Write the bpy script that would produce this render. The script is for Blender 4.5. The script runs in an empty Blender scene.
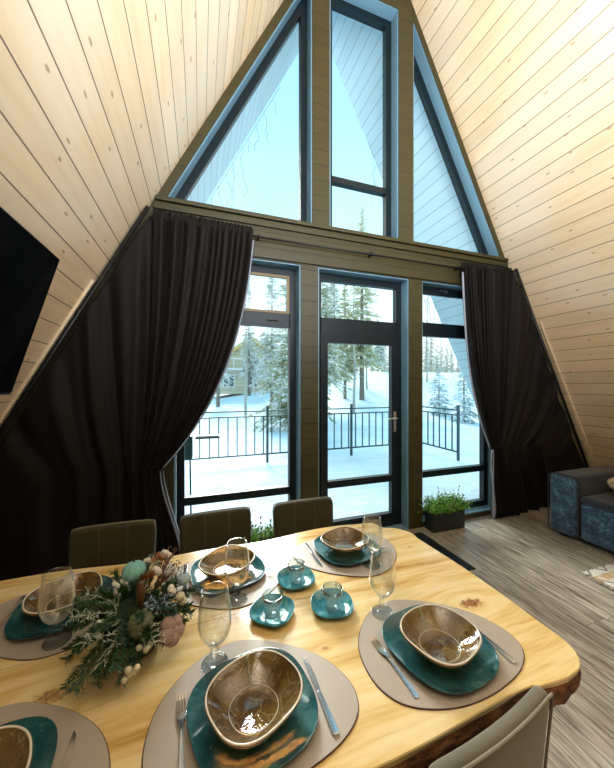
import bpy, math, random
from math import sin, cos, pi, atan2, sqrt, radians
from mathutils import Vector, Matrix, noise
random.seed(7)
S = bpy.context.scene
COL = S.collection

# ------------------------------------------------------------------ materials
class N:
    """tiny node-tree writer"""
    def __init__(self, name):
        self.m = bpy.data.materials.new(name); self.m.use_nodes = True
        self.t = self.m.node_tree; self.t.nodes.clear()
        self.out = self.t.nodes.new('ShaderNodeOutputMaterial')
    def n(self, typ, **kw):
        nd = self.t.nodes.new(typ)
        for k, v in kw.items(): setattr(nd, k, v)
        return nd
    def link(self, a, b): self.t.links.new(a, b)
    def sin_(self, nd, key, val):
        if val is None: return
        if isinstance(val, bpy.types.NodeSocket): self.link(val, nd.inputs[key])
        else: nd.inputs[key].default_value = val
    def math(self, op, a, b=None, c=None):
        nd = self.n('ShaderNodeMath', operation=op)
        for i, v in enumerate((a, b, c)):
            if v is not None: self.sin_(nd, i, v)
        return nd.outputs[0]
    def coord(self): return self.n('ShaderNodeTexCoord').outputs['Object']
    def sep(self, v):
        nd = self.n('ShaderNodeSeparateXYZ'); self.link(v, nd.inputs[0]); return nd.outputs
    def comb(self, x, y, z):
        nd = self.n('ShaderNodeCombineXYZ')
        for i, v in enumerate((x, y, z)): self.sin_(nd, i, v)
        return nd.outputs[0]
    def noise(self, vec, scale, detail=3, rough=.55):
        nd = self.n('ShaderNodeTexNoise')
        if vec is not None: self.link(vec, nd.inputs['Vector'])
        nd.inputs['Scale'].default_value = scale; nd.inputs['Detail'].default_value = detail
        nd.inputs['Roughness'].default_value = rough
        return nd.outputs['Fac']
    def white(self, v):
        nd = self.n('ShaderNodeTexWhiteNoise', noise_dimensions='1D'); self.link(v, nd.inputs['W']); return nd.outputs['Value']
    def ramp(self, fac, stops):
        nd = self.n('ShaderNodeValToRGB'); self.link(fac, nd.inputs[0])
        e = nd.color_ramp.elements
        while len(e) < len(stops): e.new(.5)
        for i, (p, c) in enumerate(stops):
            e[i].position = p; e[i].color = (c[0], c[1], c[2], 1) if len(c) == 3 else c
        return nd.outputs[0]
    def mix(self, f, a, b, blend='MIX'):
        nd = self.n('ShaderNodeMix', data_type='RGBA', blend_type=blend)
        self.sin_(nd, 0, f)
        for i, v in ((6, a), (7, b)):
            if isinstance(v, (tuple, list)): v = (v[0], v[1], v[2], 1)
            self.sin_(nd, i, v)
        return nd.outputs[2]
    def smooth(self, v, lo, hi):
        nd = self.n('ShaderNodeMapRange', interpolation_type='SMOOTHSTEP')
        self.link(v, nd.inputs[0]); nd.inputs[1].default_value = lo; nd.inputs[2].default_value = hi
        return nd.outputs[0]
    def bump(self, h, strength=.3, dist=.01):
        nd = self.n('ShaderNodeBump'); nd.inputs['Strength'].default_value = strength
        nd.inputs['Distance'].default_value = dist; self.link(h, nd.inputs['Height']); return nd.outputs[0]
    def pbr(self, color, rough=.5, metal=0, bump=None, spec=None, sheen=None, coat=None, emit=None):
        b = self.n('ShaderNodeBsdfPrincipled')
        if isinstance(color, (tuple, list)): color = (color[0], color[1], color[2], 1)
        self.sin_(b, 'Base Color', color); self.sin_(b, 'Roughness', rough); self.sin_(b, 'Metallic', metal)
        if bump is not None: self.link(bump, b.inputs['Normal'])
        if spec is not None: b.inputs['Specular IOR Level'].default_value = spec
        if sheen: b.inputs['Sheen Weight'].default_value = sheen; b.inputs['Sheen Roughness'].default_value = .4
        if coat: b.inputs['Coat Weight'].default_value = coat; b.inputs['Coat Roughness'].default_value = .05
        self.link(b.outputs[0], self.out.inputs[0]); return b

def plain(name, color, rough=.5, metal=0, var=0, scale=8, spec=None, sheen=None, bmp=0, bscale=40, coat=None):
    q = N(name); c = color; co = q.coord()
    if var:
        f = q.noise(co, scale, 4)
        c = q.mix(f, tuple(x * (1 - var) for x in color), tuple(min(1, x * (1 + var)) for x in color))
    b = q.bump(q.noise(co, bscale, 3), bmp, .004) if bmp else None
    q.pbr(c, rough, metal, b, spec, sheen, coat); return q.m

def boards(name, light, dark, knot, pitch=.15, axes='XY', rough=.55, grain=(10, .8), knots=True, groove=.028, gcol=(.05, .03, .02),
           boardvar=.12, kscale=(5.5, 1.5), grain_amt=.55, white=None):
    """timber boards: axes[0] runs across the boards, axes[1] along them"""
    q = N(name); s = q.sep(q.coord()); ac = s['XYZ'.index(axes[0])]; al = s['XYZ'.index(axes[1])]
    b = q.math('DIVIDE', ac, pitch); idx = q.math('FLOOR', b); fr = q.math('FRACT', b)
    r = q.white(idx); off = q.math('MULTIPLY', r, 37.3)
    al2 = q.math('ADD', al, off)
    v = q.comb(q.math('MULTIPLY', ac, grain[0]), q.math('MULTIPLY', al2, grain[1]), off)
    g = q.noise(v, 2.2, 5, .6)
    c = q.mix(q.math('MULTIPLY', q.smooth(g, .35, .75), grain_amt), light, dark)
    if white:
        w = q.noise(q.comb(ac, al, 0), .9, 2); c = q.mix(q.math('MULTIPLY', q.smooth(w, .35, .7), .6), c, white)
    tint = q.math('ADD', q.math('MULTIPLY', r, 2 * boardvar), 1 - boardvar)
    c = q.mix(1.0, c, q.comb(tint, tint, tint), 'MULTIPLY')
    if knots:
        vo = q.n('ShaderNodeTexVoronoi', voronoi_dimensions='2D')
        q.link(q.comb(q.math('MULTIPLY', ac, kscale[0]), q.math('MULTIPLY', al2, kscale[1]), 0), vo.inputs['Vector'])
        vo.inputs['Scale'].default_value = 1
        wob = q.math('ADD', vo.outputs['Distance'], q.math('MULTIPLY', q.noise(v, 9, 2), .05))
        k = q.math('SUBTRACT', 1.0, q.smooth(wob, .055, .09))
        cs = q.n('ShaderNodeSeparateColor'); q.link(vo.outputs['Color'], cs.inputs[0])
        k = q.math('MULTIPLY', k, q.math('GREATER_THAN', cs.outputs[0], .45))
        c = q.mix(q.math('MULTIPLY', k, .6), c, knot)
    gv = q.math('LESS_THAN', q.math('MINIMUM', fr, q.math('SUBTRACT', 1.0, fr)), groove)
    c = q.mix(q.math('MULTIPLY', gv, .85), c, gcol)
    h = q.math('SUBTRACT', q.math('MULTIPLY', g, .15), q.math('MULTIPLY', gv, 1.0))
    q.pbr(c, rough, 0, q.bump(h, .6, .004)); return q.m

M = {}
M['pine'] = boards('whitewashed_pine_boards', (.84, .645, .42), (.70, .47, .255), (.24, .10, .035), white=(.86, .76, .60), kscale=(6.5, 2.6), gcol=(.07, .035, .018), groove=.021, boardvar=.07)
M['olive'] = boards('olive_painted_boards', (.044, .036, .008), (.030, .0245, .0055), (.02, .02, .01), pitch=.147, axes='ZX', rough=.5, knots=False,
                    grain=(30, 2), gcol=(.012, .011, .006), groove=.03, boardvar=.1)
M['soffit'] = boards('pale_grey_soffit_boards', (.62, .76, .83), (.56, .71, .80), (.3, .4, .5), pitch=.15, axes='XY', rough=.6, knots=False, gcol=(.08, .13, .16), groove=.02, boardvar=.03)
M['reveal'] = plain('grey_blue_reveal_paint', (.16, .30, .40), .35)
M['frame'] = plain('dark_petrol_window_profile', (.0045, .012, .017), .42, spec=.3)
M['frame_wood'] = plain('golden_brown_sash_bead', (.22, .15, .05), .5)
M['black'] = plain('black_metal', (.012, .012, .013), .45, .3)
M['screen'] = plain('black_television_glass', (.004, .005, .006), .12)
M['tvcase'] = plain('black_television_casing', (.01, .012, .016), .4)
M['steel'] = plain('polished_cutlery_steel', (.72, .73, .75), .16, 1)
M['satin'] = plain('satin_handle_steel', (.6, .62, .64), .3, 1)
M['mat'] = plain('taupe_leather_placemat', (.40, .35, .30), .42, var=.06, bmp=.25, bscale=300)
M['mat_edge'] = plain('dark_red_brown_leather_edge', (.08, .03, .02), .6)
M['olivefab'] = plain('olive_taupe_velour', (.042, .038, .017), .85, var=.2, scale=6, sheen=.12, bmp=.3, bscale=500)
M['greyfab'] = plain('grey_taupe_velour', (.15, .14, .105), .85, var=.2, scale=5, sheen=.35, bmp=.3, bscale=500)
M['piping'] = plain('pale_grey_piping', (.24, .225, .18), .8)
M['bark'] = None
M['snow'] = None

def glassy(name, tint, refl=1.0, edge=(.8, .9, .95), edge_amt=.25, diffuse=None, damt=0, bmp=None):
    """thin clear glass: tinted see-through plus a mirror reflection that grows towards grazing angles"""
    q = N(name)
    tr = q.n('ShaderNodeBsdfTransparent'); tr.inputs[0].default_value = (*tint, 1)
    gl = q.n('ShaderNodeBsdfGlossy'); gl.inputs['Roughness'].default_value = .02; gl.inputs[0].default_value = (1, 1, 1, 1)
    lf = q.n('ShaderNodeLayerWeight'); lf.inputs[0].default_value = .5
    if bmp:
        b = q.bump(bmp(q), .5, .003); q.link(b, gl.inputs['Normal']); q.link(b, lf.inputs['Normal'])
    body = tr.outputs[0]
    if damt:
        df = q.n('ShaderNodeBsdfDiffuse')
        q.sin_(df, 0, diffuse(q) if callable(diffuse) else (*diffuse, 1))
        mx = q.n('ShaderNodeMixShader'); mx.inputs[0].default_value = damt
        q.link(body, mx.inputs[1]); q.link(df.outputs[0], mx.inputs[2]); body = mx.outputs[0]
    if edge_amt:
        lw = q.n('ShaderNodeLayerWeight'); lw.inputs[0].default_value = .25
        df = q.n('ShaderNodeBsdfDiffuse'); df.inputs[0].default_value = (*edge, 1)
        mx = q.n('ShaderNodeMixShader'); q.link(q.math('MULTIPLY', q.math('POWER', lw.outputs['Facing'], 2.0), edge_amt), mx.inputs[0])
        q.link(body, mx.inputs[1]); q.link(df.outputs[0], mx.inputs[2]); body = mx.outputs[0]
    m2 = q.n('ShaderNodeMixShader'); q.link(q.math('MINIMUM', q.math('MULTIPLY', q.math('MULTIPLY_ADD', q.math('POWER', lf.outputs['Facing'], 4.0), .9, .045), refl), 1.0), m2.inputs[0])
    q.link(body, m2.inputs[1]); q.link(gl.outputs[0], m2.inputs[2]); q.link(m2.outputs[0], q.out.inputs[0])
    return q.m
M['pane'] = glassy('window_glass', (.96, .99, 1), .25, edge_amt=0)
M['crystal'] = glassy('clear_drinking_glass', (.965, .975, .965), 1.5, (.72, .74, .70), .5)
M['cupglass'] = glassy('clear_pressed_cup_glass', (.82, .93, .95), 2.4, (.75, .88, .88), .95, (.6, .8, .82), .10)
def amber_col(q):
    n1 = q.noise(q.coord(), 14, 5, .7); n2 = q.noise(q.coord(), 45, 4, .7)
    c = q.ramp(n1, [(.32, (.10, .045, .012)), (.48, (.24, .13, .035)), (.62, (.40, .27, .08)), (.75, (.50, .42, .20))])
    vo = q.n('ShaderNodeTexVoronoi', feature='DISTANCE_TO_EDGE'); q.link(q.coord(), vo.inputs['Vector']); vo.inputs['Scale'].default_value = 26
    k = q.math('MULTIPLY', q.math('SUBTRACT', 1.0, q.smooth(vo.outputs['Distance'], .01, .05)), q.smooth(n2, .42, .6))
    return q.mix(q.math('MULTIPLY', k, .75), c, (.62, .50, .24))
M['amber'] = glassy('amber_brown_bowl_glass', (.52, .34, .14), 1.6, (.62, .52, .34), .3, amber_col, .36, bmp=lambda q: q.noise(q.coord(), 30, 3))
M['rim'] = plain('glossy_pale_glass_rim', (.80, .76, .66), .12, coat=.5)

def teal(name, a, b, c):
    q = N(name); co = q.coord(); f = q.noise(co, 13, 6, .65); g = q.noise(co, 60, 3, .6)
    col = q.ramp(f, [(.3, a), (.52, b), (.72, c)])
    col = q.mix(q.math('MULTIPLY', q.smooth(g, .6, .75), .45), col, (min(1, c[0] * 1.6), c[1] * 1.15, c[2] * 1.1))
    q.pbr(col, .09, 0, q.bump(f, .25, .004), coat=.25); return q.m
M['teal'] = teal('teal_glazed_plate', (.007, .042, .055), (.020, .100, .120), (.09, .24, .26))
M['aqua'] = teal('aqua_glazed_saucer', (.008, .08, .12), (.025, .20, .25), (.20, .46, .50))

def floor_mat():
    q = N('grey_oak_floor_planks'); s = q.sep(q.coord()); x, y = s[0], s[1]
    b = q.math('DIVIDE', x, .19); i = q.math('FLOOR', b); fr = q.math('FRACT', b)
    off = q.math('MULTIPLY', q.white(i), 53.0); y2 = q.math('ADD', y, off)
    ye = q.math('DIVIDE', y2, 1.25); j = q.math('FLOOR', ye); fe = q.math('FRACT', ye)
    r = q.white(q.math('ADD', q.math('MULTIPLY', i, 7.13), q.math('MULTIPLY', j, 3.71)))
    v = q.comb(q.math('MULTIPLY', x, 22), q.math('MULTIPLY', y2, 1.6), q.math('MULTIPLY', r, 20))
    g = q.noise(v, 2.4, 7, .68); g2 = q.noise(v, .7, 3)
    c = q.ramp(g, [(.33, (.06, .046, .034)), (.44, (.20, .17, .135)), (.56, (.38, .34, .28)), (.75, (.52, .475, .40))])
    c = q.mix(q.math('MULTIPLY', q.smooth(g2, .45, .7), .35), c, (.17, .14, .11))
    t = q.math('ADD', q.math('MULTIPLY', r, .3), .85); c = q.mix(1.0, c, q.comb(t, t, t), 'MULTIPLY')
    gv = q.math('MAXIMUM', q.math('LESS_THAN', fr, .012), q.math('LESS_THAN', fe, .0025))
    c = q.mix(q.math('MULTIPLY', gv, .7), c, (.05, .04, .03))
    q.pbr(c, .38, 0, q.bump(g, .25, .002)); return q.m
M['floor'] = floor_mat()

def table_mat():
    q = N('oiled_live_edge_pine'); co = q.coord(); s = q.sep(co)
    n0 = q.noise(co, 1.3, 3)
    warp = q.math('MULTIPLY', q.math('SUBTRACT', n0, .5), .35)
    knots = [(-.662, -1.921, .046, 1), (-1.95, -1.836, .045, .8), (-1.236, -1.927, .012, .7), (-.62, -1.52, .018, .4), (-2.4, -1.95, .03, .8)]
    dist = None; kc = None
    ym = s[1]
    for kx, ky, kr, ka in knots:
        dx = q.math('MULTIPLY', q.math('SUBTRACT', s[0], kx), .55); dy = q.math('SUBTRACT', s[1], ky)
        d = q.math('SQRT', q.math('ADD', q.math('MULTIPLY', dx, dx), q.math('MULTIPLY', dy, dy)))
        # grain lines bend around each knot
        push = q.math('MULTIPLY', q.math('DIVIDE', q.math('MULTIPLY', dy, kr * 1.6), q.math('ADD', q.math('MULTIPLY', d, d), kr * kr * .7)), kr)
        ym = q.math('SUBTRACT', ym, push)
        wob = q.math('ADD', d, q.math('MULTIPLY', q.math('SUBTRACT', q.noise(co, 70, 4, .7), .5), kr * 1.1))
        k = q.math('MULTIPLY', q.math('SUBTRACT', 1.0, q.smooth(wob, kr * .25, kr * .62)), ka)
        kc = k if kc is None else q.math('MAXIMUM', kc, k)
    v = q.comb(q.math('MULTIPLY', s[0], 1.1), q.math('MULTIPLY', q.math('ADD', ym, q.math('MULTIPLY', warp, .25)), 11), s[2])
    g = q.noise(v, 1.6, 5, .6); g2 = q.noise(v, 6, 3, .5)
    c = q.ramp(g, [(.28, (.42, .22, .055)), (.40, (.66, .43, .145)), (.53, (.78, .60, .285)), (.72, (.84, .71, .44))])
    c = q.mix(q.math('MULTIPLY', q.smooth(g2, .55, .75), .25), c, (.50, .28, .10))
    kcol = q.mix(q.smooth(q.noise(co, 120, 3), .4, .6), (.48, .15, .045), (.10, .03, .01))
    c = q.mix(q.math('MULTIPLY', kc, .9), c, kcol)
    q.pbr(c, .24, 0, q.bump(g2, .08, .002)); return q.m
M['table'] = table_mat()
def bark_mat():
    q = N('dark_rough_bark'); co = q.coord(); s = q.sep(co)
    f = q.noise(q.comb(q.math('MULTIPLY', s[0], .6), s[1], q.math('MULTIPLY', s[2], 1.4)), 26, 6, .7)
    c = q.ramp(f, [(.3, (.02, .009, .004)), (.46, (.12, .042, .014)), (.58, (.30, .11, .035)), (.8, (.48, .24, .10))])
    q.pbr(c, .75, 0, q.bump(f, 1, .02)); return q.m
M['bark'] = bark_mat()
def snow_mat(name, a, b):
    q = N(name); co = q.coord(); f = q.noise(co, .9, 6, .6)
    q.pbr(q.mix(q.smooth(f, .3, .7), a, b), .8, 0, q.bump(q.noise(co, 2.2, 6, .6), .6, .12)); return q.m
M['snow'] = snow_mat('fresh_snow', (.60, .75, .82), (.74, .85, .90))
def curtain_mat():
    q = N('dark_brown_blackout_curtain'); co = q.coord()
    f = q.noise(co, 3, 3); g = q.noise(co, 400, 2)
    q.pbr(q.mix(f, (.0045, .0033, .0027), (.008, .0057, .0043)), .7, 0, q.bump(g, .2, .002), spec=.22, sheen=.03); return q.m
M['curtain'] = curtain_mat()
M['lining'] = plain('lit_grey_curtain_lining', (.30, .33, .42), .45, var=.3, scale=18)  # pale tone stands for light caught on the curtain folds
def velvet_mat():
    q = N('crushed_blue_velvet'); co = q.coord(); f = q.noise(co, 16, 6, .75); g = q.noise(co, 55, 4, .7)
    h = q.math('ADD', q.math('MULTIPLY', f, .6), q.math('MULTIPLY', g, .4))
    c = q.ramp(h, [(.38, (.006, .014, .032)), (.5, (.022, .060, .125)), (.6, (.09, .20, .32)), (.72, (.30, .46, .58))])
    q.pbr(c, .6, 0, q.bump(f, .5, .01), sheen=.5); return q.m
M['velvet'] = velvet_mat()
M['velvet_dark'] = plain('navy_velvet_seat', (.012, .018, .035), .8, var=.4, scale=10, sheen=.4)
def foliage(name, a, b, snow, samt, scale=6):
    q = N(name); co = q.coord(); f = q.noise(co, scale, 4, .7)
    c = q.mix(f, a, b)
    ge = q.n('ShaderNodeNewGeometry'); nz = q.sep(ge.outputs['Normal'])[2]
    k = q.math('MULTIPLY', q.smooth(q.noise(co, scale * 1.7, 3, .7), .42, .58), samt)
    c = q.mix(k, c, snow); q.pbr(c, .8, 0, spec=.15); return q.m
M['spruce'] = foliage('snow_dusted_spruce', (.15, .20, .12), (.40, .42, .20), (.88, .92, .93), .85, 2.2)
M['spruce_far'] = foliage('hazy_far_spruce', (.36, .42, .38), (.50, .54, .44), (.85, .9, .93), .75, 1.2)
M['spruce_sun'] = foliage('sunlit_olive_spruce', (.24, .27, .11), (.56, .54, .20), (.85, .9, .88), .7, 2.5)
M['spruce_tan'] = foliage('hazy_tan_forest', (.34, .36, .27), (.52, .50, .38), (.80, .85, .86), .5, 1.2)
M['shrub'] = foliage('snow_covered_young_spruce', (.22, .30, .32), (.40, .48, .48), (.85, .92, .95), .95, 3)
M['trunk'] = plain('grey_brown_tree_bark', (.22, .19, .16), .9, var=.4, scale=5)
M['rail'] = plain('teal_painted_railing_steel', (.018, .060, .075), .45)
M['deckwood'] = plain('weathered_deck', (.3, .33, .34), .8, var=.2)
M['brazier'] = plain('teal_painted_grill_metal', (.012, .085, .115), .4)
M['wire'] = plain('white_light_string_wire', (.30, .42, .45), .5)
M['bulb'] = plain('clear_unlit_bulb', (.55, .6, .5), .2)
M['housewall'] = boards('cream_house_cladding', (.62, .58, .44), (.55, .50, .36), (.3, .3, .2), pitch=.3, axes='ZX', knots=False)
M['roofyel'] = plain('ochre_roof_edge', (.62, .46, .13), .7)
M['darkpane'] = plain('dark_house_glass', (.10, .14, .15), .15)
M['whitetrim'] = plain('white_house_trim', (.78, .8, .8), .6)
M['leaf'] = plain('fresh_green_leaf', (.16, .50, .04), .45, var=.6, scale=25)
M['leaf2'] = plain('pale_green_leaf', (.38, .58, .14), .5, var=.4, scale=25)
M['leafdark'] = plain('dark_green_leaf', (.02, .09, .02), .5, var=.5, scale=25)
M['planter'] = plain('black_planter_box', (.010, .016, .015), .55)
M['lilac'] = plain('dusky_lilac_flower', (.20, .12, .19), .7)
M['soil'] = plain('dark_potting_soil', (.03, .02, .015), .95)
M['trim_pine'] = boards('pale_slope_strip', (.80, .66, .46), (.68, .50, .32), (.4, .2, .1), pitch=1, axes='XY', knots=False, gcol=(.8, .66, .46))  # pale colour of the tapering slope strips

# ------------------------------------------------------------------ mesh writer
class MB:
    def __init__(s): s.v = []; s.f = []; s.mi = []; s.sm = []
    def add(s, vs, fs, mi=0, smooth=False):
        o = len(s.v); s.v += [tuple(p) for p in vs]
        for f in fs: s.f.append(tuple(i + o for i in f)); s.mi.append(mi); s.sm.append(smooth)
        return s
    def box(s, x0, x1, y0, y1, z0, z1, mi=0, tf=None):
        vs = [Vector((x, y, z)) for x in (x0, x1) for y in (y0, y1) for z in (z0, z1)]
        if tf is not None: vs = [tf @ p for p in vs]
        return s.add(vs, [(0, 1, 3, 2), (4, 6, 7, 5), (0, 4, 5, 1), (2, 3, 7, 6), (0, 2, 6, 4), (1, 5, 7, 3)], mi)
    def prism(s, poly, lo, hi, m=lambda a, b, h: (a, b, h), mi=0):
        n = len(poly); vs = [m(a, b, lo) for a, b in poly] + [m(a, b, hi) for a, b in poly]
        fs = [tuple(range(n))[::-1], tuple(range(n, 2 * n))] + [(i, (i + 1) % n, n + (i + 1) % n, n + i) for i in range(n)]
        return s.add(vs, fs, mi)
    def tube(s, path, rad, n=8, mi=0, caps=True, smooth=True):
        P = [Vector(p) for p in path]; R = rad if isinstance(rad, (list, tuple)) else [rad] * len(P)
        vs = []; up = None
        for i, p in enumerate(P):
            d = (P[min(i + 1, len(P) - 1)] - P[max(i - 1, 0)])
            if d.length < 1e-9: d = Vector((0, 0, 1))
            d.normalize()
            if up is None: up = Vector((0, 0, 1)) if abs(d.z) < .9 else Vector((1, 0, 0))
            a = d.cross(up)
            if a.length < 1e-6: a = d.cross(Vector((1, .3, .2)))
            a.normalize(); b = a.cross(d).normalized(); up = b
            for k in range(n):
                t = 2 * pi * k / n; vs.append(p + a * (cos(t) * R[i]) + b * (sin(t) * R[i]))
        fs = []
        for i in range(len(P) - 1):
            for k in range(n):
                k2 = (k + 1) % n; fs.append((i * n + k, i * n + k2, (i + 1) * n + k2, (i + 1) * n + k))
        if caps: fs.append(tuple(range(n))); fs.append(tuple(range((len(P) - 1) * n, len(P) * n))[::-1])
        return s.add(vs, fs, mi, smooth)
    def lathe(s, prof, n=32, c=(0, 0, 0), shape=None, mi=0, smooth=True, closed=False):
        """prof: (radius, height[, blend]); blend scales how much shape(theta) applies"""
        vs = []
        for p in prof:
            r, z = p[0], p[1]; bl = p[2] if len(p) > 2 else 1
            for k in range(n):
                t = 2 * pi * k / n; q = 1 if shape is None else 1 + (shape(t) - 1) * bl
                vs.append((c[0] + r * q * cos(t), c[1] + r * q * sin(t), c[2] + z))
        m = len(prof); fs = []
        for i in range(m if closed else m - 1):
            for k in range(n):
                k2 = (k + 1) % n; j = (i + 1) % m; fs.append((i * n + k, i * n + k2, j * n + k2, j * n + k))
        if not closed:
            if prof[0][0] > 0: fs.append(tuple(range(n))[::-1])
            if prof[-1][0] > 0: fs.append(tuple(range((m - 1) * n, m * n)))
        return s.add(vs, fs, mi, smooth)
    def ball(s, c, r, nu=14, nv=9, mi=0, fn=None, rot=None):
        vs = []; r = (r, r, r) if not isinstance(r, (tuple, list)) else r
        for j in range(nv + 1):
            ph = pi * j / nv
            for i in range(nu):
                t = 2 * pi * i / nu; d = Vector((sin(ph) * cos(t), sin(ph) * sin(t), cos(ph)))
                q = fn(t, ph) if fn else 1
                p = Vector((d.x * r[0] * q, d.y * r[1] * q, d.z * r[2] * q))
                if rot is not None: p = rot @ p
                vs.append(Vector(c) + p)
        fs = [(j * nu + i, (j + 1) * nu + i, (j + 1) * nu + (i + 1) % nu, j * nu + (i + 1) % nu) for j in range(nv) for i in range(nu)]
        return s.add(vs, fs, mi, True)
    def grid(s, fn, nu, nv, mi=0, smooth=True):
        vs = [fn(i / nu, j / nv) for j in range(nv + 1) for i in range(nu + 1)]; w = nu + 1
        return s.add(vs, [(j * w + i, j * w + i + 1, (j + 1) * w + i + 1, (j + 1) * w + i) for j in range(nv) for i in range(nu)], mi, smooth)
    def leaf(s, p, d, L, w, mi=0, side=None, cup=.15):
        d = Vector(d).normalized(); side = (Vector(side) if side else d.cross(Vector((random.uniform(-1, 1), random.uniform(-1, 1), random.uniform(-1, 1)))))
        if side.length < 1e-5: side = Vector((1, 0, 0))
        side.normalize(); nrm = side.cross(d); p = Vector(p)
        a = p; b = p + d * L * .45 + side * w * .5 + nrm * w * cup; c = p + d * L; e = p + d * L * .45 - side * w * .5 + nrm * w * cup
        m = p + d * L * .5
        return s.add([a, b, c, e, m], [(0, 1, 4), (1, 2, 4), (2, 3, 4), (3, 0, 4)], mi, True)
    def build(s, name, mat, parent=None, bevel=0, seg=2, solid=0, sub=0, loc=None, rot=None, fixn=True):
        me = bpy.data.meshes.new(name); me.from_pydata(s.v, [], s.f)
        for m_ in (mat if isinstance(mat, (list, tuple)) else [mat]): me.materials.append(m_)
        me.polygons.foreach_set('material_index', s.mi); me.polygons.foreach_set('use_smooth', s.sm)
        if fixn:
            import bmesh
            b = bmesh.new(); b.from_mesh(me); bmesh.ops.remove_doubles(b, verts=b.verts, dist=1e-6)
            bmesh.ops.recalc_face_normals(b, faces=b.faces); b.to_mesh(me); b.free()
        me.update()
        o = bpy.data.objects.new(name, me); COL.objects.link(o)
        if parent: o.parent = parent
        if loc: o.location = loc
        if rot: o.rotation_euler = rot
        if solid:
            md = o.modifiers.new('thickness', 'SOLIDIFY'); md.thickness = solid; md.offset = 0
        if bevel:
            md = o.modifiers.new('bevel', 'BEVEL'); md.width = bevel; md.segments = seg; md.limit_method = 'ANGLE'; md.angle_limit = radians(35)
            me.polygons.foreach_set('use_smooth', [True] * len(me.polygons))
            wn = o.modifiers.new('wn', 'WEIGHTED_NORMAL'); wn.keep_sharp = True
        if sub:
            md = o.modifiers.new('sub', 'SUBSURF'); md.levels = sub; md.render_levels = sub
        return o

def tag(o, label=None, cat=None, group=None, kind=None):
    if label: o['label'] = label
    if cat: o['category'] = cat
    if group: o['group'] = group
    if kind: o['kind'] = kind
    return o
def empty(name, loc=(0, 0, 0), rz=0, **kw):
    o = bpy.data.objects.new(name, None); o.empty_display_size = .05; COL.objects.link(o)
    o.location = loc; o.rotation_euler = (0, 0, rz); return tag(o, **kw)
def copy_tree(o, parent=None):
    c = o.copy(); COL.objects.link(c)
    if parent: c.parent = parent
    for ch in list(o.children): copy_tree(ch, c)
    return c
def struct(o, label=None): o['kind'] = 'structure'; return tag(o, label, 'structure' if False else None)

# ------------------------------------------------------------------ A-frame room shell
APEX, K = 6.74, 1.89                       # |x| * K + z = APEX on the inner lining
def wx(z): return (APEX - z) / K
DEPTH0 = -6.2
SL = sqrt(1 + K * K)
LEN = APEX / sin(math.atan(K))             # slope length
ang = math.atan(K)
def slope_slab(side, y0, y1, name, mat, t=.16, s0=0, s1=None, off=0):
    b = MB(); b.box(s0, s1 or LEN + .05, y0, y1, off, off + t)
    o = b.build(name, mat)
    # local x runs down the slope from the ridge, local z outwards
    dx = Vector((side * cos(ang), 0, -sin(ang))); nz = Vector((side * sin(ang), 0, cos(ang))); dy = Vector((0, 1, 0))
    R = Matrix((dx, dy, nz)).transposed()
    if side < 0: R = Matrix((dx, dy, nz)).transposed()
    o.matrix_world = Matrix.Translation((0, 0, APEX)) @ R.to_4x4()
    return o
struct(slope_slab(-1, DEPTH0, 0.0, 'wall_left', M['pine']), 'sloping left pine boarded wall')
struct(slope_slab(1, DEPTH0, 0.0, 'wall_right', M['pine']), 'sloping right pine boarded wall')
struct(slope_slab(-1, 0.0, 1.35, 'roof_left', M['soffit'], t=.14), 'pale boarded roof overhang on the left outside')
struct(slope_slab(1, 0.0, 1.35, 'roof_right', M['soffit'], t=.14), 'pale boarded roof overhang on the right outside')
b = MB(); b.box(-3.62, 3.62, DEPTH0, .2, -.12, 0); struct(b.build('floor', M['floor']), 'grey oak plank floor')
b = MB(); b.prism([(-3.57, 0), (3.57, 0), (0, APEX)], DEPTH0 - .12, DEPTH0, lambda x, z, h: (x, h, z)); struct(b.build('wall_front', M['pine']), 'gable wall behind the viewer')

# gable wall with its openings
FY0, FY1 = 0.0, .2
mp = lambda x, z, h: (x, h, z)
w = MB()
def wp(poly): w.prism(poly, FY0, FY1, mp)
def slp(x, inset=0): return APEX - K * (abs(x) + inset)
SI = .075
wp([(-wx(0), 0), (-1.80, 0), (-1.80, 2.69), (-wx(2.69), 2.69)])
wp([(1.80, 0), (wx(0), 0), (wx(2.69), 2.69), (1.80, 2.69)])
wp([(-wx(2.69), 2.69), (wx(2.69), 2.69), (wx(3.08), 3.08), (-wx(3.08), 3.08)])
wp([(-.69, .0), (-.515, .0), (-.515, 2.69), (-.69, 2.69)])
wp([(.53, .0), (.70, .0), (.70, 2.69), (.53, 2.69)])
wp([(-1.80, 0), (-.69, 0), (-.69, .05), (-1.80, .05)])
wp([(.70, 0), (1.80, 0), (1.80, .05), (.70, .05)])
wp([(-.575, 3.08), (-.395, 3.08), (-.395, slp(.395)), (-.575, slp(.575))])
wp([(.40, 3.08), (.585, 3.08), (.585, slp(.585)), (.40, slp(.40))])
wp([(-.395, 5.54), (.40, 5.54), (.40, slp(.40)), (0, APEX), (-.395, slp(.395))])
for sgn in (-1, 1):                       # narrow strips that follow the slopes beside the triangular windows
    wp([(sgn * wx(3.08), 3.08), (sgn * (wx(3.08) - SI), 3.08), (sgn * .58, slp(.58, SI)), (sgn * .58, slp(.58))])
struct(w.build('wall_back', M['olive']), 'olive painted boarded gable wall with the windows')
# raised boards and the ledge on the header
b = MB(); b.box(-1.93, 1.93, -.045, -.001, 3.045, 3.08); b.box(-1.95, 1.95, -.022, -.001, 2.985, 3.043)
struct(b.build('trim_1', M['olive'], bevel=.004), 'ledge above the header beam')
b = MB(); b.box(-2.08, 2.08, -.02, -.001, 2.70, 2.80); struct(b.build('trim_2', M['olive'], bevel=.004), 'lower header board')
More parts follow.
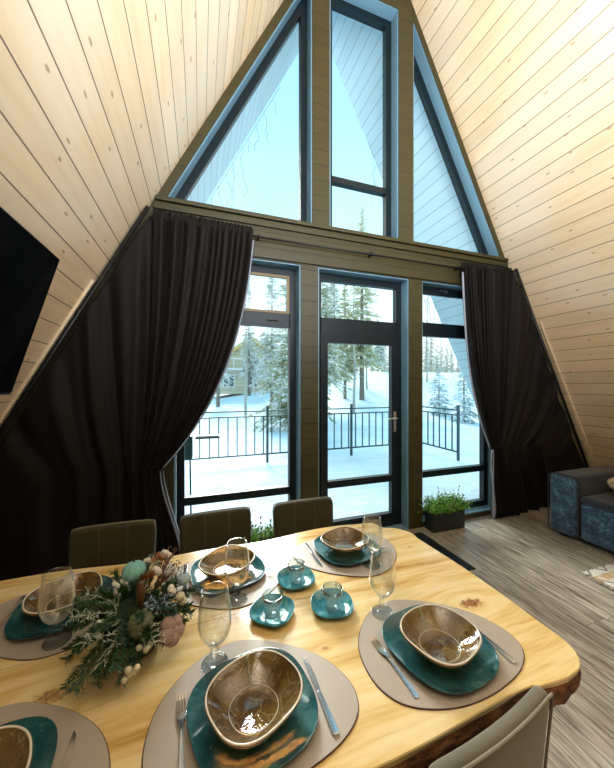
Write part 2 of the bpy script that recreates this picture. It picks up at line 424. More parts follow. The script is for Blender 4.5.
# pale tapering strips low on the slopes, beside the gable wall
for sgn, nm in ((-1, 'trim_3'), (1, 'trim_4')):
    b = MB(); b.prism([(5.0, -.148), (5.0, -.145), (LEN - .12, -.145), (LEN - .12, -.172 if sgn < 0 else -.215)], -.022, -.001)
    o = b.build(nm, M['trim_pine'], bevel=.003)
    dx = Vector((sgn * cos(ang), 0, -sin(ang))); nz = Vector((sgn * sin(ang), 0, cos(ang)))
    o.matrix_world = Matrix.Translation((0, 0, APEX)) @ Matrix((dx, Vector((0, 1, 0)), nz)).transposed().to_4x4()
    struct(o, 'pale strip along the slope')
# light painted linings of the openings
def inset(poly, d):
    n = len(poly); out = []
    A = sum(poly[i][0] * poly[(i + 1) % n][1] - poly[(i + 1) % n][0] * poly[i][1] for i in range(n))
    s_ = 1 if A > 0 else -1
    L = []
    for i in range(n):
        (x0, y0), (x1, y1) = poly[i], poly[(i + 1) % n]; l = math.hypot(x1 - x0, y1 - y0)
        nx, ny = -(y1 - y0) / l * s_, (x1 - x0) / l * s_
        L.append((x0 + nx * d, y0 + ny * d, (x1 - x0) / l, (y1 - y0) / l))
    for i in range(n):
        x0, y0, a, b_ = L[i - 1]; x1, y1, c, e = L[i]
        det = a * e - b_ * c; t = ((x1 - x0) * e - (y1 - y0) * c) / det
        out.append((x0 + a * t, y0 + b_ * t))
    return out
def ring(mb, poly, d, lo, hi, mi=0):
    q = inset(poly, d); n = len(poly)
    for i in range(n):
        j = (i + 1) % n; mb.prism([poly[i], poly[j], q[j], q[i]], lo, hi, mp, mi)
    return q
E = .002
openings = {
 'window_1': [(-wx(3.08) + SI + .004, 3.082), (-.577, 3.082), (-.577, slp(.577, SI))],
 'window_2': [(-.393, 3.082), (.398, 3.082), (.398, 5.538), (-.393, 5.538)],
 'window_3': [(.587, 3.082), (wx(3.08) - SI - .004, 3.082), (.587, slp(.587, SI))],
 'window_4': [(-1.798, .052), (-.692, .052), (-.692, 2.688), (-1.798, 2.688)],
 'door_1': [(-.513, .002), (.528, .002), (.528, 2.688), (-.513, 2.688)],
 'window_5': [(.702, .052), (1.798, .052), (1.798, 2.688), (.702, 2.688)],
}
ti = 5
for nm, poly in openings.items():
    b = MB(); q = ring(b, poly, .010, .008, .12)
    struct(b.build('trim_%d' % ti, M['reveal']), 'pale grey-blue lining of a window opening'); ti += 1
FW = .066
FYa, FYb = .121, .185
def window(nm, poly, label, bars=(), extra=None):
    root = empty(nm); root['kind'] = 'structure'; root['label'] = label
    b = MB(); inner = ring(b, inset(poly, .011), FW, FYa, FYb)
    xs = [p[0] for p in inner]
    for z0, z1 in bars: b.box(min(xs) - .01, max(xs) + .01, FYa, FYb, z0, z1)
    b.build('window_frame', M['frame'], root)
    return root, inner
def pane(root, poly, y=.155):
    b = MB(); b.prism(poly, y - .003, y + .003, mp); return b.build('pane', M['pane'], root)
r1, i1 = window('window_1', openings['window_1'], 'upper left triangular window'); pane(r1, i1)
r3, i3 = window('window_3', openings['window_3'], 'upper right triangular window'); pane(r3, i3)
r2, i2 = window('window_2', openings['window_2'], 'tall upper middle window', [(3.63, 3.69)])
x0, x1 = i2[0][0], i2[1][0]
pane(r2, [(x0, i2[0][1]), (x1, i2[0][1]), (x1, 3.63), (x0, 3.63)]); pane(r2, [(x0, 3.69), (x1, 3.69), (x1, i2[2][1]), (x0, i2[2][1])])
for nm, lab, vent in (('window_4', 'lower left window with a vent sash on top', True), ('window_5', 'lower right window beside the planter', False)):
    r, i = window(nm, openings[nm], lab, [(.49, .56), (2.11, 2.24)])
    x0, x1 = i[0][0], i[1][0]; zb, zt = i[0][1], i[2][1]
    for a, c in ((zb, .49), (.56, 2.11), (2.24, zt)): pane(r, [(x0, a), (x1, a), (x1, c), (x0, c)])
    b = MB(); sash = [(x0 + .002, 2.242), (x1 - .002, 2.242), (x1 - .002, zt - .002), (x0 + .002, zt - .002)]
    ring(b, sash, .022, .118, .15); b.build('sash', M['frame_wood'] if vent else M['frame'], r)
    hx = x1 - .12 if vent else (x0 + x1) / 2 - .12
    b = MB(); b.box(hx - .012, hx + .012, .105, .121, (2.16 if vent else zt + .012), (2.18 if vent else zt + .04)); b.box(hx - .10, hx + .012, .098, .107, (2.166 if vent else zt + .022), (2.176 if vent else zt + .034))
    b.build('latch', M['black'] if vent else M['satin'], r)
# door with a transom light above
r, i = window('door_1', openings['door_1'], 'glazed terrace door with a transom light')
x0, x1 = i[0][0], i[1][0]; zt = i[2][1]
b = MB(); b.box(x0 - .01, x1 + .01, FYa, FYb, 2.06, 2.235); b.build('transom_bar', M['frame'], r)
pane(r, [(x0, 2.235), (x1, 2.235), (x1, zt), (x0, zt)])
b = MB(); leaf = [(x0 - .012, .03), (x1 + .012, .03), (x1 + .012, 2.058), (x0 - .012, 2.058)]
q = ring(b, leaf, .078, .105, .165); gx0, gx1 = q[0][0], q[1][0]
b.box(gx0 - .01, gx1 + .01, .105, .165, .50, .57); b.box(gx0 - .01, gx1 + .01, .105, .165, .10, .155)
lf = b.build('door_leaf', M['frame'], r)
for a, c in ((.155, .50), (.57, q[2][1])): pane(r, [(gx0, a), (gx1, a), (gx1, c), (gx0, c)], .14)
b = MB(); hx = gx1 + .035; hz = 1.15
b.box(hx - .014, hx + .014, .094, .105, hz - .11, hz + .11)
b.tube([(hx, .10, hz + .04), (hx, .055, hz + .04), (hx - .012, .05, hz + .04), (hx - .115, .05, hz + .038)], .009, 8)
b.ball((hx, .092, hz - .06), (.009, .006, .012)); b.build('door_handle', M['satin'], r, bevel=.002)

# ------------------------------------------------------------------ camera
cam = bpy.data.cameras.new('camera'); co = bpy.data.objects.new('camera', cam); COL.objects.link(co)
co.location = (-1.59, -2.79, 1.55); co.rotation_euler = (pi / 2, 0, radians(-19))
cam.sensor_fit = 'HORIZONTAL'; cam.sensor_width = 36; cam.lens = 36 * 310 / 614; cam.shift_y = 1 / 614; cam.clip_start = .02; cam.clip_end = 400
S.camera = co
CX, CY, CZ = co.location
def img(u, v, y):
    """world x, z of photo point (u, v) at depth plane y"""
    a = (u - 307) / 310; s_, c_ = sin(radians(19)), cos(radians(19))
    dx, dy, dz = s_ + a * c_, c_ - a * s_, -(v - 385) / 310
    t = (y - CY) / dy; return CX + t * dx, CZ + t * dz

# ------------------------------------------------------------------ world and light
W = bpy.data.worlds.new('sky'); S.world = W; W.use_nodes = True; nt = W.node_tree; nt.nodes.clear()
tc = nt.nodes.new('ShaderNodeTexCoord'); sx = nt.nodes.new('ShaderNodeSeparateXYZ'); cr = nt.nodes.new('ShaderNodeValToRGB')
bg = nt.nodes.new('ShaderNodeBackground'); wo = nt.nodes.new('ShaderNodeOutputWorld')
nt.links.new(tc.outputs['Generated'], sx.inputs[0]); nt.links.new(sx.outputs[2], cr.inputs[0]); nt.links.new(cr.outputs[0], bg.inputs[0]); nt.links.new(bg.outputs[0], wo.inputs[0])
e = cr.color_ramp.elements; e[0].position = 0; e[0].color = (.92, .97, .96, 1); e[1].position = 1; e[1].color = (.26, .58, .82, 1)
for p, c in ((.18, (.80, .95, .97)), (.42, (.52, .84, .95)), (.65, (.36, .71, .90))):
    k = e.new(p); k.color = (*c, 1)
bg.inputs[1].default_value = 1.3
def lamp(name, typ, loc, energy, color=(1, 1, 1), size=1, sy=None, target=None, **kw):
    l = bpy.data.lights.new(name, typ); l.energy = energy; l.color = color
    if typ == 'AREA':
        l.size = size
        if sy: l.shape = 'RECTANGLE'; l.size_y = sy
    if typ == 'SUN': l.angle = size
    if typ == 'POINT': l.shadow_soft_size = size
    o = bpy.data.objects.new(name, l); COL.objects.link(o); o.location = loc
    if target: o.rotation_euler = (Vector(target) - Vector(loc)).to_track_quat('-Z', 'Y').to_euler()
    return o
lamp('sun', 'SUN', (0, 10, 8), 6.6, (1, .96, .89), radians(24), target=(-.7, 0, 2.6))
lamp('added_upper_fill', 'AREA', (-.55, -3.1, 3.0), 185, (.83, .92, 1), 2.0, 1.8, target=(-.45, -.9, 6))  # added fill aimed up at the slopes, not a fitting of the room
lamp('added_rear_fill', 'AREA', (0, -5.9, 2.6), 4, (.92, .96, 1), 3, 3, target=(0, 0, 2.2))  # added weak fill from behind the viewer; the rear wall has no window
S.view_settings.view_transform = 'Standard'; S.view_settings.look = 'None'; S.view_settings.exposure = .3; S.view_settings.gamma = 1
S.cycles.use_denoising = True; S.cycles.max_bounces = 14; S.cycles.transparent_max_bounces = 32; S.cycles.sample_clamp_indirect = 6
S.cycles.caustics_reflective = False; S.cycles.caustics_refractive = False

# ------------------------------------------------------------------ curtains and rods
def lerp(a, b, t): return a + (b - a) * t
def tab(t, pts):
    if t <= pts[0][0]: return pts[0][1]
    for (a, va), (b_, vb) in zip(pts, pts[1:]):
        if t <= b_: return va + (vb - va) * (t - a) / (b_ - a)
    return pts[-1][1]
def sm(t): return t * t * (3 - 2 * t)
def curtain(name, label, sg, xin, tie, tail, bulge):
    """sg -1 left, +1 right; hangs from the horizontal rod and from the rod along the slope"""
    root = empty(name, (sg * 2.2, -.1, 0), label=label, cat='curtain')
    inv = Vector((-sg * 2.2, .1, 0))
    zt = 2.905
    def top(s):
        if s < .6:
            z = lerp(.03, zt - .02, s / .6); return sg * (wx(z) - .075), z
        return sg * lerp(wx(zt) - .085, abs(xin), (s - .6) / .4), zt - .05 * (s - .6)
    tx, tz = tie
    def knot(s):
        X, Z = top(s)
        off = tab(s, [(0, 1.3), (.12, 1.1), (.3, .60), (.45, .30), (.6, .15), (1, 0)])
        x = sg * (abs(tx) + off); x = sg * min(abs(x), wx(.2) - .08)
        z = min(tz + .02, Z * .7); return x, z
    def bot(s):
        off = tab(s, [(0, 1.55), (.12, 1.25), (.3, .75), (.45, .45), (.6, .28), (1, 0)])
        return sg * min(abs(tail) + off, wx(0) - .08), .012
    ph = lambda s: tab(s, [(0, 0), (.25, 2.0), (.6, 5.3), (.82, 9), (1, 16)])
    def pt(s, t):
        (ax, az), (kx, kz), (bx, bz) = top(s), knot(s), bot(s)
        if t < .68:
            q = t / .68
            cx = lerp(ax, kx, lerp(.30, bulge, s)); cz = lerp(az, kz, lerp(.45, .66, s))
            x = (1 - q) ** 2 * ax + 2 * q * (1 - q) * cx + q * q * kx; z = (1 - q) ** 2 * az + 2 * q * (1 - q) * cz + q * q * kz
            amp = .034 * (1 - q) ** .5 * (.45 + .55 * s) + .012
            amp *= min(1, .35 + q * 3) if s < .6 else 1
        else:
            q = (t - .68) / .32; x = lerp(kx, bx, sm(q)); z = lerp(kz, bz, q); amp = .012 + .022 * q
        p = 2 * pi * ph(s) + 1.3 * noise.noise(Vector((s * 9, t * 1.5, sg)))
        amp *= 1 + .5 * noise.noise(Vector((s * 14, t * 2, 7)))
        y = -.095 + amp * sin(p) + .35 * amp * sin(2.3 * p + 1 + 3 * t) + .012 * sin(5 * t + 9 * s)
        if s >= .6: x += .010 * cos(p) * (1 if t < .5 else .5)
        y = min(y, -.046) if t > .02 else y
        return Vector((x, y, z)) + inv
    b = MB(); b.grid(lambda u, v: pt(u, v), 300, 70)
    o = b.build('drape', M['curtain'], root, solid=.003, fixn=False)
    # gathered heading tape
    b = MB()
    def head(u, v):
        s = lerp(.6, 1, u); x, z = top(s); p = 2 * pi * ph(s)
        return Vector((x, -.07 + .012 * sin(p * 1.5) - .01 * (v - .5) ** 2, z + .045 * v + .004 * sin(p * 3) * v)) + inv
    b.grid(head, 120, 4); b.build('heading', M['curtain'], root, solid=.003, fixn=False)
    # pale strips paint the light on lining folds, along the open edge and tail
    b = MB()
    for off, wd in ((.002, .014), (.026, .010)):
        def tl(u, v):
            t = lerp(.685, 1, v); p = pt(1, t); xx = p.x - sg * (off + wd * u * min(1, .15 + v * 3) + .012 * v * (u - .4)) + sg * .012
            return Vector((xx, -.112 - .012 * sin(u * 3.1) - .004 * sin(9 * v + off * 90) + .1 + .003, p.z))
        b.grid(tl, 4, 20)
    def le(u, v):
        p = pt(1, lerp(.02, .68, v)); return Vector((p.x - sg * (.0 + .014 * u), p.y - .004 + .014 * u, p.z))
    b.grid(le, 2, 40)
    b.build('lining', M['lining'], root, solid=.002, fixn=False)
    b = MB(); kx = sg * (abs(tx) + .095)
    path = [(kx + .10 * cos(a) + inv.x, -.10 + .032 * sin(a) + inv.y, tz + .03 - .02 * cos(a) * sg) for a in [2 * pi * i / 20 for i in range(21)]]
    b.tube(path, .006, 8, caps=False); b.build('tieback', M['curtain'], root)
    return root
TLX, TLB = -1.885, -1.715
curtain('curtain', 'dark brown curtain tied back on the left, behind the chairs', -1, -1.165, (TLX, .87), TLB, .12)
curtain('curtain', 'dark brown curtain tied back on the right, beside the blue sofa', 1, 1.165, (1.585, .80), 1.62, .08)
rd = empty('curtain_rod', (0, -.06, 2.86), label='thin black curtain rod across the olive header beam', cat='curtain rod')
b = MB(); b.tube([(-1.98, 0, 0), (1.98, 0, 0)], .011, 10); b.build('rod', M['black'], rd)
for x in (-1.1, .04, 1.15):
    b = MB(); b.box(x - .008, x + .008, 0, .058, -.01, .03); b.build('bracket', M['black'], rd)
for sg, lb in ((-1, 'black curtain rail running down the left sloping wall'), (1, 'black curtain rail running down the right sloping wall')):
    b = MB(); zs = [.08, 2.94]
    b.tube([(sg * (wx(z) - .035), -.10, z) for z in zs], .016, 8)
    tag(b.build('curtain_rail', M['black']), lb, 'curtain rail')

# ------------------------------------------------------------------ television
tv = empty('television', label='large black flat television tilted off the left wall', cat='television')
d = Vector((.214, 0, .737)).normalized(); n_ = Vector((d.z, 0, -d.x))        # screen up axis and outward normal
H = .77; P0 = Vector((-2.53, -.742, 1.50))
R = Matrix((Vector((0, -1, 0)), n_, d)).transposed().to_4x4()
tv.matrix_world = Matrix.Translation(P0) @ R
b = MB(); b.box(0, 1.32, -.045, -.001, 0, H); b.build('casing', M['tvcase'], tv, bevel=.006)
b = MB(); b.box(.008, 1.312, -.001, .002, .014, H - .008); b.build('screen', M['screen'], tv)
b = MB(); b.box(.02, 1.30, .0, .004, .002, .012); b.build('lower_bezel', plain('blue_black_bezel', (.02, .05, .09), .3), tv)
b = MB(); b.box(.47, .85, -.075, -.045, .2, .55); b.box(.62, .70, -.14, -.075, .3, .45); b.build('bracket', M['black'], tv)

# ------------------------------------------------------------------ table
TZ = .76
tb = empty('dining_table', (-1.6, -1.72, 0), label='long live-edge pine dining table with bark along the near side', cat='table')
io = Vector((1.6, 1.72, 0))
def near_y(x): return -2.208 - .030 * min(1, max(0, (-.75 - x) / .45)) + .009 * sin(x * 5 + 1) + .003 * sin(x * 13) + (.0 if x < -.75 else -.008)
def far_y(x): return -1.215 - .02 * sin(x * 3.2 + .5) + .008 * sin(x * 11) - (.05 * max(0, (x + .95) / .4) ** 2)
XR, XL = -.518, -2.80
def right_x(y): return XR + .012 * sin(y * 6) - .005
def outline(half):
    P = []
    seam = -1.700
    if half == 'near':
        P.append((XL, seam - .0008)); xs = [XL + (XR - .13 - XL) * i / 150 for i in range(151)]
        P += [(x, near_y(x)) for x in xs]
        cx, cy = XR - .10, near_y(XR - .1) + .10
        P += [(cx + .095 * cos(a), cy + .095 * sin(a)) for a in [radians(-80 + 80 * i / 8) for i in range(9)]]
        P += [(right_x(y), y) for y in (-2.05, -1.95, -1.85, -1.75)]; P.append((right_x(seam), seam - .0008))
    else:
        P.append((right_x(seam), seam + .0008)); P += [(right_x(y), y) for y in (-1.62, -1.54, -1.46)]
        P += [(XR - .135 + .13 * cos(a), -1.435 + .13 * sin(a)) for a in [radians(0 + 80 * i / 8) for i in range(9)]]
        xs = [XR - .14 + (XL - XR + .14) * i / 60 for i in range(61)]
        P += [(x, far_y(x)) for x in xs]; P.append((XL, seam + .0008))
    return P
TH = .10
for half in ('near', 'far'):
    P = outline(half); n = len(P); b = MB()
    lv = [(0, 0), (.35, .0), (.75, 1), (1, 1)]
    rnd = [noise.noise(Vector((p[0] * 9, p[1] * 9, 3))) for p in P]
    tops = [(x, y, TZ) for x, y in P]
    rings = [tops]
    for dz, inn in ((-.003, -.002), (-.014, .0), (-.030, -.004), (-.050, .0), (-.064, .003), (-.082, .010), (-TH, .030)):
        rg = []
        for i, (x, y) in enumerate(P):
            edge = (half == 'near' and y < -2.0) or (half == 'far' and y > -1.35)
            px_, py_ = P[i - 1]; nx_, ny_ = P[(i + 1) % n]
            tx_, ty_ = nx_ - px_, ny_ - py_; l = math.hypot(tx_, ty_) or 1; ix, iy = -ty_ / l, tx_ / l
            k = inn * (1.0 if edge else .15); dz_ = dz
            if edge and dz < -.03: k += .009 * noise.noise(Vector((x * 24, y * 24, dz * 60)))
            dz_ = dz + (.012 * noise.noise(Vector((x * 7, 2, 1))) if edge and -.02 < dz < -.01 else 0)
            sgn = 1
            if abs(y + 1.70) < .01: k = 0
            rg.append((x + ix * k, y + iy * k, TZ + dz_))
        rings.append(rg)
    vs = [p for r_ in rings for p in r_]; b.add(vs, [tuple(range(n))], 0)
    for k in range(len(rings) - 1):
        for i in range(n):
            j = (i + 1) % n
            ym = (P[i][1] + P[j][1]) / 2; xm = (P[i][0] + P[j][0]) / 2
            isb = ym < -2.17 or (ym > -1.30)
            barkface = isb and k >= 1 and xm < XR - .02 and xm > XL + .01 and k > 1
            b.f.append((k * n + i, (k + 1) * n + i, (k + 1) * n + j, k * n + j)); b.mi.append(1 if barkface else 0); b.sm.append(barkface)
    b.f.append(tuple(range((len(rings) - 1) * n, len(rings) * n))[::-1]); b.mi.append(0); b.sm.append(False)
    o = b.build('plank', [M['table'], M['bark']], tb, fixn=False)
    o.location = io
for x in (-2.45, -.95):
    for y0, y1 in ((-2.02, -1.96), (-1.50, -1.44)):
        b = MB(); b.box(x - .04, x + .04, y0, y1, 0, TZ - TH); o = b.build('leg', M['black'], tb, bevel=.004); o.location = io

# ------------------------------------------------------------------ place settings
mat_out = [(-.256, -.004), (-.238, .067), (-.19, .132), (-.118, .184), (-.022, .200), (.08, .158), (.165, .095), (.215, .030), (.238, -.045),
           (.218, -.108), (.15, -.152), (.05, -.175), (-.05, -.180), (-.135, -.166), (-.212, -.130), (-.250, -.074)]
def catmull(P, k=6):
    n = len(P); out = []
    for i in range(n):
        a, b_, c, d_ = P[i - 1], P[i], P[(i + 1) % n], P[(i + 2) % n]
        for j in range(k):
            t = j / k
            out.append(tuple(.5 * (2 * b_[m] + (c[m] - a[m]) * t + (2 * a[m] - 5 * b_[m] + 4 * c[m] - d_[m]) * t * t + (3 * b_[m] - a[m] - 3 * c[m] + d_[m]) * t ** 3) for m in (0, 1)))
    return out
MO = catmull(mat_out)
def make_mat():
    r = empty('placemat'); b = MB(); n = len(MO)
    sc = lambda k: [(x * k, y * k) for x, y in MO]
    b.prism(sc(1.0), .0002, .0022); b.build('edge', M['mat_edge'], r)
    b = MB(); b.prism(sc(.990), .0022, .0036); b.build('surface', M['mat'], r); return r
def sq(n_=3.0, rot=0, wob=.03, ph=0, asp=1.0):
    def f(t):
        a = t - rot; q = (abs(cos(a)) ** n_ + abs(sin(a) / asp) ** n_) ** (-1 / n_)
        return q * (1 + wob * sin(a + ph) + wob * .5 * sin(3 * a + ph * 2))
    return f
def make_plate(r, name, mt, R, h, n_=2.75, rot=.15, seed=0, wob=.02):
    b = MB()
    prof = [(0, .003, 0), (R * .5, .003, .5), (R * .68, .004, .8), (R * .86, h * .55), (R * .985, h), (R, h + .001), (R * .995, h - .003), (R * .84, h * .55 - .006), (R * .66, 0, .8), (0, 0, 0)]
    b.lathe(prof, 64, shape=sq(n_, rot, wob, seed)); return b.build(name, mt, r)
def make_bowl():
    r = empty('bowl'); b = MB(); R = .110; sh = sq(2.5, .35, .045, 1.1, .92)
    prof = [(0, .006, 0), (R * .42, .006, .35), (R * .52, .010, .5), (R * .72, .024, .8), (R * .90, .038), (R * .98, .049), (R * .975 + .004, .0505), (R * .98 + .005, .048), (R * .90 + .005, .034), (R * .72 + .004, .019, .8), (R * .52 + .003, .003, .5), (R * .42, 0, .35), (0, 0, 0)]
    b.lathe(prof, 72, shape=sh); b.build('glass_shell', M['amber'], r)
    b = MB(); path = [(R * .99 * sh(t) * cos(t), R * .99 * sh(t) * sin(t), .0503) for t in [2 * pi * i / 72 for i in range(73)]]
    b.tube(path, .0024, 6, caps=False); b.build('rim', M['rim'], r)
    b = MB(); path = [(R * .52 * (1 + (sh(t) - 1) * .5) * cos(t), R * .52 * (1 + (sh(t) - 1) * .5) * sin(t), .0115) for t in [2 * pi * i / 48 for i in range(49)]]
    b.tube(path, .0008, 5, caps=False); b.build('base_ring', M['rim'], r)
    # pale crack of glaze down the far side
    b = MB()
    for k in (0, 1):
        pts = []
        for j in range(9):
            q = j / 8; rr = R * lerp(.58, .97, q); z = lerp(.0145, .0495, q ** 1.35)
            a = radians(84) + .05 * sin(j * 2.1) * (1 if k else .6) + (.22 * (1 - q) if k else 0); f = 1 + (sh(a) - 1) * lerp(.6, 1, q)
            pts.append((rr * f * cos(a), rr * f * sin(a), z + .0012))
        b.tube(pts, .0011 if k else .0018, 5)
    b.build('glaze_streak', plain('pale_green_glaze', (.34, .40, .27), .2), r); return r
M_glz = None
q_ = None
def make_wineglass():
    r = empty('wine_glass'); b = MB(); t = .0011
    outer = [(.0, .0), (.036, .0), (.0365, .0015), (.030, .003), (.012, .006), (.0065, .011), (.006, .018), (.0085, .023), (.0125, .030), (.0135, .036), (.0115, .043), (.007, .049), (.0075, .054),
             (.017, .060), (.030, .071), (.0405, .088), (.0455, .108), (.0460, .128), (.0435, .155), (.0400, .182), (.0365, .207), (.0360, .2085)]
    inner = [(.0350, .207), (.0388, .182), (.0423, .155), (.0448, .128), (.0443, .108), (.0393, .089), (.028, .073), (.015, .064), (0, .061)]
    b.lathe(outer[:13] + [(.0, .0545)], 36); b.build('stem', M['solidglass'], r)
    b = MB(); b.lathe([(0, .0555)] + outer[13:] + inner, 36); b.build('glass_bowl', M['crystal'], r)
    b = MB(); b.tube([(.0360 * cos(a), .0360 * sin(a), .2085) for a in [2 * pi * i / 36 for i in range(37)]], .0010, 5, caps=False); b.build('lip', M['rimglass'], r)
    b = MB(); b.tube([(.0360 * cos(a), .0360 * sin(a), .0016) for a in [2 * pi * i / 36 for i in range(37)]], .0012, 5, caps=False); b.build('foot_rim_glint', M['rimglass'], r)  # pale ring added as a bright glint around the foot
    return r
q_ = N('clear_solid_glass'); b_ = q_.n('ShaderNodeBsdfGlass'); b_.inputs['IOR'].default_value = 1.45; b_.inputs['Color'].default_value = (.97, 1, 1, 1); t_ = q_.n('ShaderNodeBsdfTransparent'); t_.inputs[0].default_value = (.93, .95, .95, 1); x_ = q_.n('ShaderNodeMixShader'); x_.inputs[0].default_value = .68
q_.link(b_.outputs[0], x_.inputs[1]); q_.link(t_.outputs[0], x_.inputs[2]); q_.link(x_.outputs[0], q_.out.inputs[0]); M['solidglass'] = q_.m
M['rimglass'] = glassy('bright_glass_edge', (.8, .84, .84), 2.2, (.8, .84, .84), .5)
def strip_solid(b, P, wd, z, th, mi=0, tipround=True):
    """flat bar along y: P list of y, wd half widths, z heights"""
    n = len(P); vs = []
    for y, w_, zz in zip(P, wd, z): vs += [(-w_, y, zz), (w_, y, zz), (w_, y, zz + th), (-w_, y, zz + th)]
    fs = [(0, 1, 2, 3), tuple(4 * (n - 1) + k for k in (3, 2, 1, 0))]
    for i in range(n - 1):
        a, c = 4 * i, 4 * i + 4
        for k in range(4): fs.append((a + k, c + k, c + (k + 1) % 4, a + (k + 1) % 4))
    b.add(vs, fs, mi, False)
def make_fork():
    r = empty('fork'); b = MB()
    strip_solid(b, [-.105, -.10, -.06, 0, .02, .032, .048], [.005, .0075, .006, .003, .0045, .010, .0125], [.0, .0, .001, .004, .006, .004, .002], .0022)
    b.build('handle', M['steel'], r, bevel=.0008)
    for k in range(4):
        x = -.0100 + k * .00667; b = MB()
        strip_solid(b, [.046, .06, .08, .095], [.0019, .0017, .0015, .0007], [.002, .001, .002, .005], .0018)
        b.v = [(p[0] + x, p[1], p[2]) for p in b.v]; b.build('tine', M['gold'], r)
    return r
M['gold'] = plain('warm_toned_tine_steel', (.80, .66, .46), .2, 1)  # tines in a warmer steel tone than the handle
def make_knife():
    r = empty('knife'); b = MB()
    strip_solid(b, [-.105, -.10, -.06, -.01, .0], [.006, .0085, .0075, .006, .005], [0, 0, 0, 0, 0], .005)
    b.build('handle', M['steel'], r, bevel=.0015)
    b = MB(); b.prism([(-.005, 0), (.006, 0), (.0085, .03), (.0085, .07), (.004, .095), (-.003, .108), (-.005, .10)], .001, .0026)
    b.build('blade', M['steel'], r); return r
def glass_at(root, x, y, lb, z=TZ): root.location = (x, y, z); tag(root, lb, 'wine glass', 'wine glasses'); return root
E_ = .0003
pm, wg, fk, kn = make_mat(), make_wineglass(), make_fork(), make_knife()
pl = empty('dinner_plate'); make_plate(pl, 'glazed_dish', M['teal'], .146, .017)
bw = make_bowl()
first = {}
def put(src, key, x, y, z, rz, label, cat, group, rx=0, ry=0):
    o = src if key not in first else copy_tree(src); first[key] = 1
    o.location = (x, y, z); o.rotation_euler = (rx, ry, rz); tag(o, label, cat, group); return o
sets = [  # cx, cy, flip, phrase, plate dx,dy, rotations, glass?
 (-1.45, -2.02, 0, 'at the near middle place, closest to the viewer', True),
 (-.90, -2.02, 0, 'at the near right place, beside the single near chair', True),
 (-2.00, -2.03, 0, 'at the near left place, in the bottom left corner', False),
 (-.95, -1.47, pi, 'at the far right place, nearest the terrace door', True),
 (-1.50, -1.475, pi, 'at the far middle place, between flowers and cups', True),
 (-2.06, -1.495, pi, 'at the far left place, behind the flower arrangement', True)]
for i, (cx, cy, fl, ph, hasg) in enumerate(sets):
    jr = random.Random(i * 5 + 2); jt = jr.uniform(-.05, .05)
    def L(dx, dy): c_, s_ = cos(fl), sin(fl); return cx + dx * c_ - dy * s_, cy + dx * s_ + dy * c_
    put(pm, 'pm', cx, cy, TZ + E_, fl, 'taupe egg-shaped placemat ' + ph, 'placemat', 'placemats on the table')
    x, y = L(-.018, -.022); put(pl, 'pl', x, y, TZ + .0042, fl + jt, 'teal square plate ' + ph, 'plate', 'dinner plates')
    x, y = L(-.020, -.030); put(bw, 'bw', x, y, TZ + .0042 + .0045, (fl if i != 4 else fl + .3) + jt * 2, 'amber glass bowl ' + ph, 'bowl', 'amber bowls')
    x, y = L(-.180, -.020); put(fk, 'fk', x, y, TZ + .0042, fl + .06, 'steel fork lying ' + ph, 'fork', 'forks')
    x, y = L(.146, -.030)
    put(kn, 'kn', x, y, TZ + .0042, fl + .03, 'steel knife lying ' + ph, 'knife', 'table knives')
for x, y, ph in ((-1.551, -1.879, 'standing on the edge of the near middle placemat'), (-.995, -1.862, 'standing on the near right placemat by its plate'),
                 (-.881, -1.603, 'standing on the far right placemat, nearest the door'), (-1.463, -1.635, 'standing on the far middle placemat, left of the cups'),
                 (-2.005, -1.640, 'half hidden behind the flower arrangement')):
    put(wg, 'wg', x, y, TZ + .0042, 0, 'clear stemmed wine glass, ' + ph, 'wine glass', 'wine glasses')

# cups and saucers
def make_saucer():
    r = empty('saucer'); make_plate(r, 'glazed_dish', M['aqua'], .074, .020, 2.5, .4, 1, .03); return r
def make_cup():
    r = empty('glass_cup'); b = MB()
    flute = lambda t: 1 + .018 * cos(10 * t)
    prof = [(0, 0, 0), (.024, 0, 0), (.0255, .002, .5), (.0275, .018), (.0335, .045), (.0360, .068), (.0352, .0685), (.0325, .045), (.0262, .018), (.022, .008, .5), (0, .007, 0)]
    b.lathe(prof, 40, shape=flute); b.build('cup_body', M['cupglass'], r)
    b = MB(); b.tube([(.0355 * cos(a), .0355 * sin(a), .0685) for a in [2 * pi * i / 32 for i in range(33)]], .0012, 5, caps=False); b.build('lip', M['rimglass'], r)
    b = MB(); pts = []
    for i in range(13):
        a = radians(110 - 220 * i / 12); pts.append((.040 + .013 * cos(a), 0, .042 + .017 * sin(a)))
    b.tube(pts, .0026, 7); b.build('handle', M['rimglass'], r); return r
sc_, cu_ = make_saucer(), make_cup()
for x, y, rz, ph in ((-1.355, -1.745, .5, 'on the left, nearest the flower arrangement'), (-1.148, -1.782, .9, 'on the right, nearest the near right placemat'), (-1.225, -1.598, 1.2, 'at the back, nearest the far right placemat')):
    put(sc_, 'sc', x, y, TZ + E_, rz, 'aqua glazed saucer under a glass cup, ' + ph, 'saucer', 'saucers in the middle of the table')
    put(cu_, 'cu', x, y, TZ + E_ + .0036, rz, 'small clear glass cup, ' + ph, 'cup', 'glass cups on saucers')

